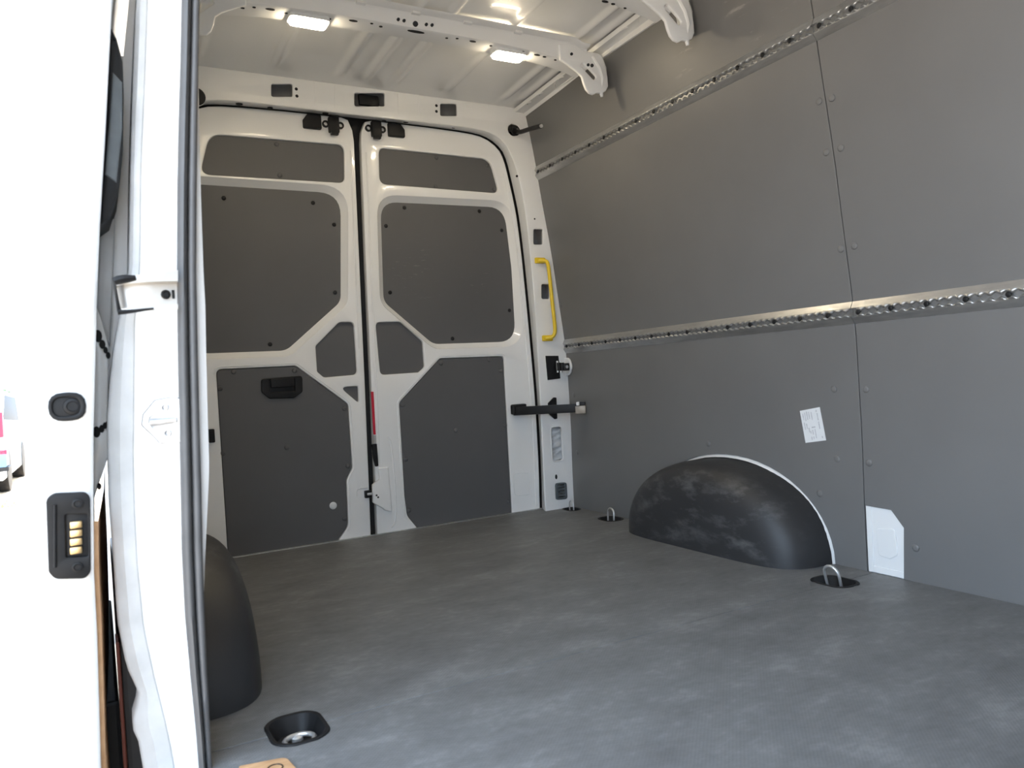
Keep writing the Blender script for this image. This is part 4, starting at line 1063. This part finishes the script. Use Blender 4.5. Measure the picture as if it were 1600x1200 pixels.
# ================================================================== OUTSIDE: parked car, shrub
CYD = 13.0
def car():
    t = empty('parked_car', (-2.05, CYD+2, GZ), 'parked pale car with red tail lamp seen past the sliding door', 'car')
    body = [(0, .30), (.05, .22), (4.2, .22), (4.25, .55), (4.1, .82), (3.1, .98), (2.55, 1.48), (.75, 1.52), (.25, 1.05), (.02, .92)]
    CARW = simple('pale_car_paint', (.72, .82, .86), .25, var=.03, coat=.6); CARB = simple('blue_bumper', (.10, .20, .34), .35, var=.1)
    xr = -1.185; xl = xr-1.78
    def side(o, x0, x1, mat, nm, bev=.03):
        bm = plate_bm(o, [], x1-x0, bev, 3); return obj(nm, xf(bm, lambda c: (x0+c.z, CYD+c.x, GZ+c.y)), mat, t, True)
    side(body, xl, xr-.02, CARW, 'body')
    gl = [(.40, 1.08), (.80, 1.45), (2.5, 1.42), (2.95, 1.02)]
    side(gl, xl-.004, xr-.016, BLACK, 'side_glass', .005)
    side([(-.06, .42), (.3, .42), (.3, .66), (-.04, .66)], xl-.0, xr+.03, CARB, 'bumper', .02)
    side([(-.075, .36), (.3, .36), (.3, .42), (-.07, .42)], xl-.0, xr+.05, BLACK, 'bumper_step', .01)
    for xa, xb in ((xr-.14, xr+.005), (xl-.02, xl+.14)):
        lp_ = side([(-.02, .84), (.16, .84), (.20, 1.20), (.02, 1.20)], xa, xb, RED, 'tail_lamp', .01)
        lo2 = plate_bm([(-.03, .92), (0, .92), (.02, 1.08), (-.02, 1.08)], [], .06, .005)
        obj('lamp_lens', xf(lo2, lambda c: ((xa+xb)/2-.03+c.z, CYD+c.x, GZ+c.y)), PAPER, lp_, True)
    side([(-.045, .60), (.02, .60), (.02, .66), (-.04, .66)], xl+.1, xr+.035, RED, 'reflector_strip', .005)
    for xw in (xr-.2, xl):
        for yw_ in (.75, 3.3):
            obj('wheel', lathe([(0, 0), (.2, .01), (.24, 0), (.32, .01), (.33, .1), (.32, .19), (.2, .2), (0, .19)], lambda a, b, k: (xw+k, CYD+yw_+a, GZ+.33+b), 24), BLACK, t, True)
car()
# flowering clump by the car
rng = random.Random(3)
FLW = simple('yellow_flowers', (.55, .50, .20), .6, var=.2, scale=40); LEAF = simple('grey_green_leaf', (.12, .20, .10), .6, var=.3, scale=20)
def clump(name, c, rx, rz, n, mat, label, cat, size):
    bm = bmesh.new()
    for i in range(n):
        u = rng.uniform(-1, 1); a = rng.uniform(0, math.tau); r = math.sqrt(1-u*u)*rng.uniform(.3, 1)
        p = Vector((c[0]+rx*r*math.cos(a), c[1]+rx*r*math.sin(a), c[2]+rz*(u*.5+.5)))
        d = Vector((rng.uniform(-1, 1), rng.uniform(-1, 1), rng.uniform(-.3, 1))).normalized(); e = d.orthogonal().normalized(); f = d.cross(e)
        s = size*rng.uniform(.6, 1.2)
        vs = [bm.verts.new(p+e*s), bm.verts.new(p+f*s*.5), bm.verts.new(p-e*s), bm.verts.new(p-f*s*.5), bm.verts.new(p+d*s*.3)]
        for k in range(4): bm.faces.new((vs[k], vs[(k+1) % 4], vs[4]))
        bm.faces.new((vs[3], vs[2], vs[1], vs[0]))
    return meta(obj(name, bm, mat), label, cat)
clump('flower_clump', (-1.10, 11.6, GZ), .20, .08, 70, FLW, 'low clump of yellow flowers on the pale yard', 'plant', .03)['kind'] = 'stuff'
sh = empty('slender_tree', (-1.62, 19, GZ), 'slender grey green tree standing beyond the parked car', 'tree')
obj('trunk', tube(bmesh.new(), [(-1.64, 19, GZ), (-1.66, 19, .8)], [.05, .03], 8), BLACK, sh, True)
b_ = clump('foliage', (-1.66, 19, .45), .16, .5, 400, LEAF, None, None, .05); b_['kind'] = 'stuff'; b_.parent = sh; b_.location = WLOC[b_.name]-WLOC[sh.name]
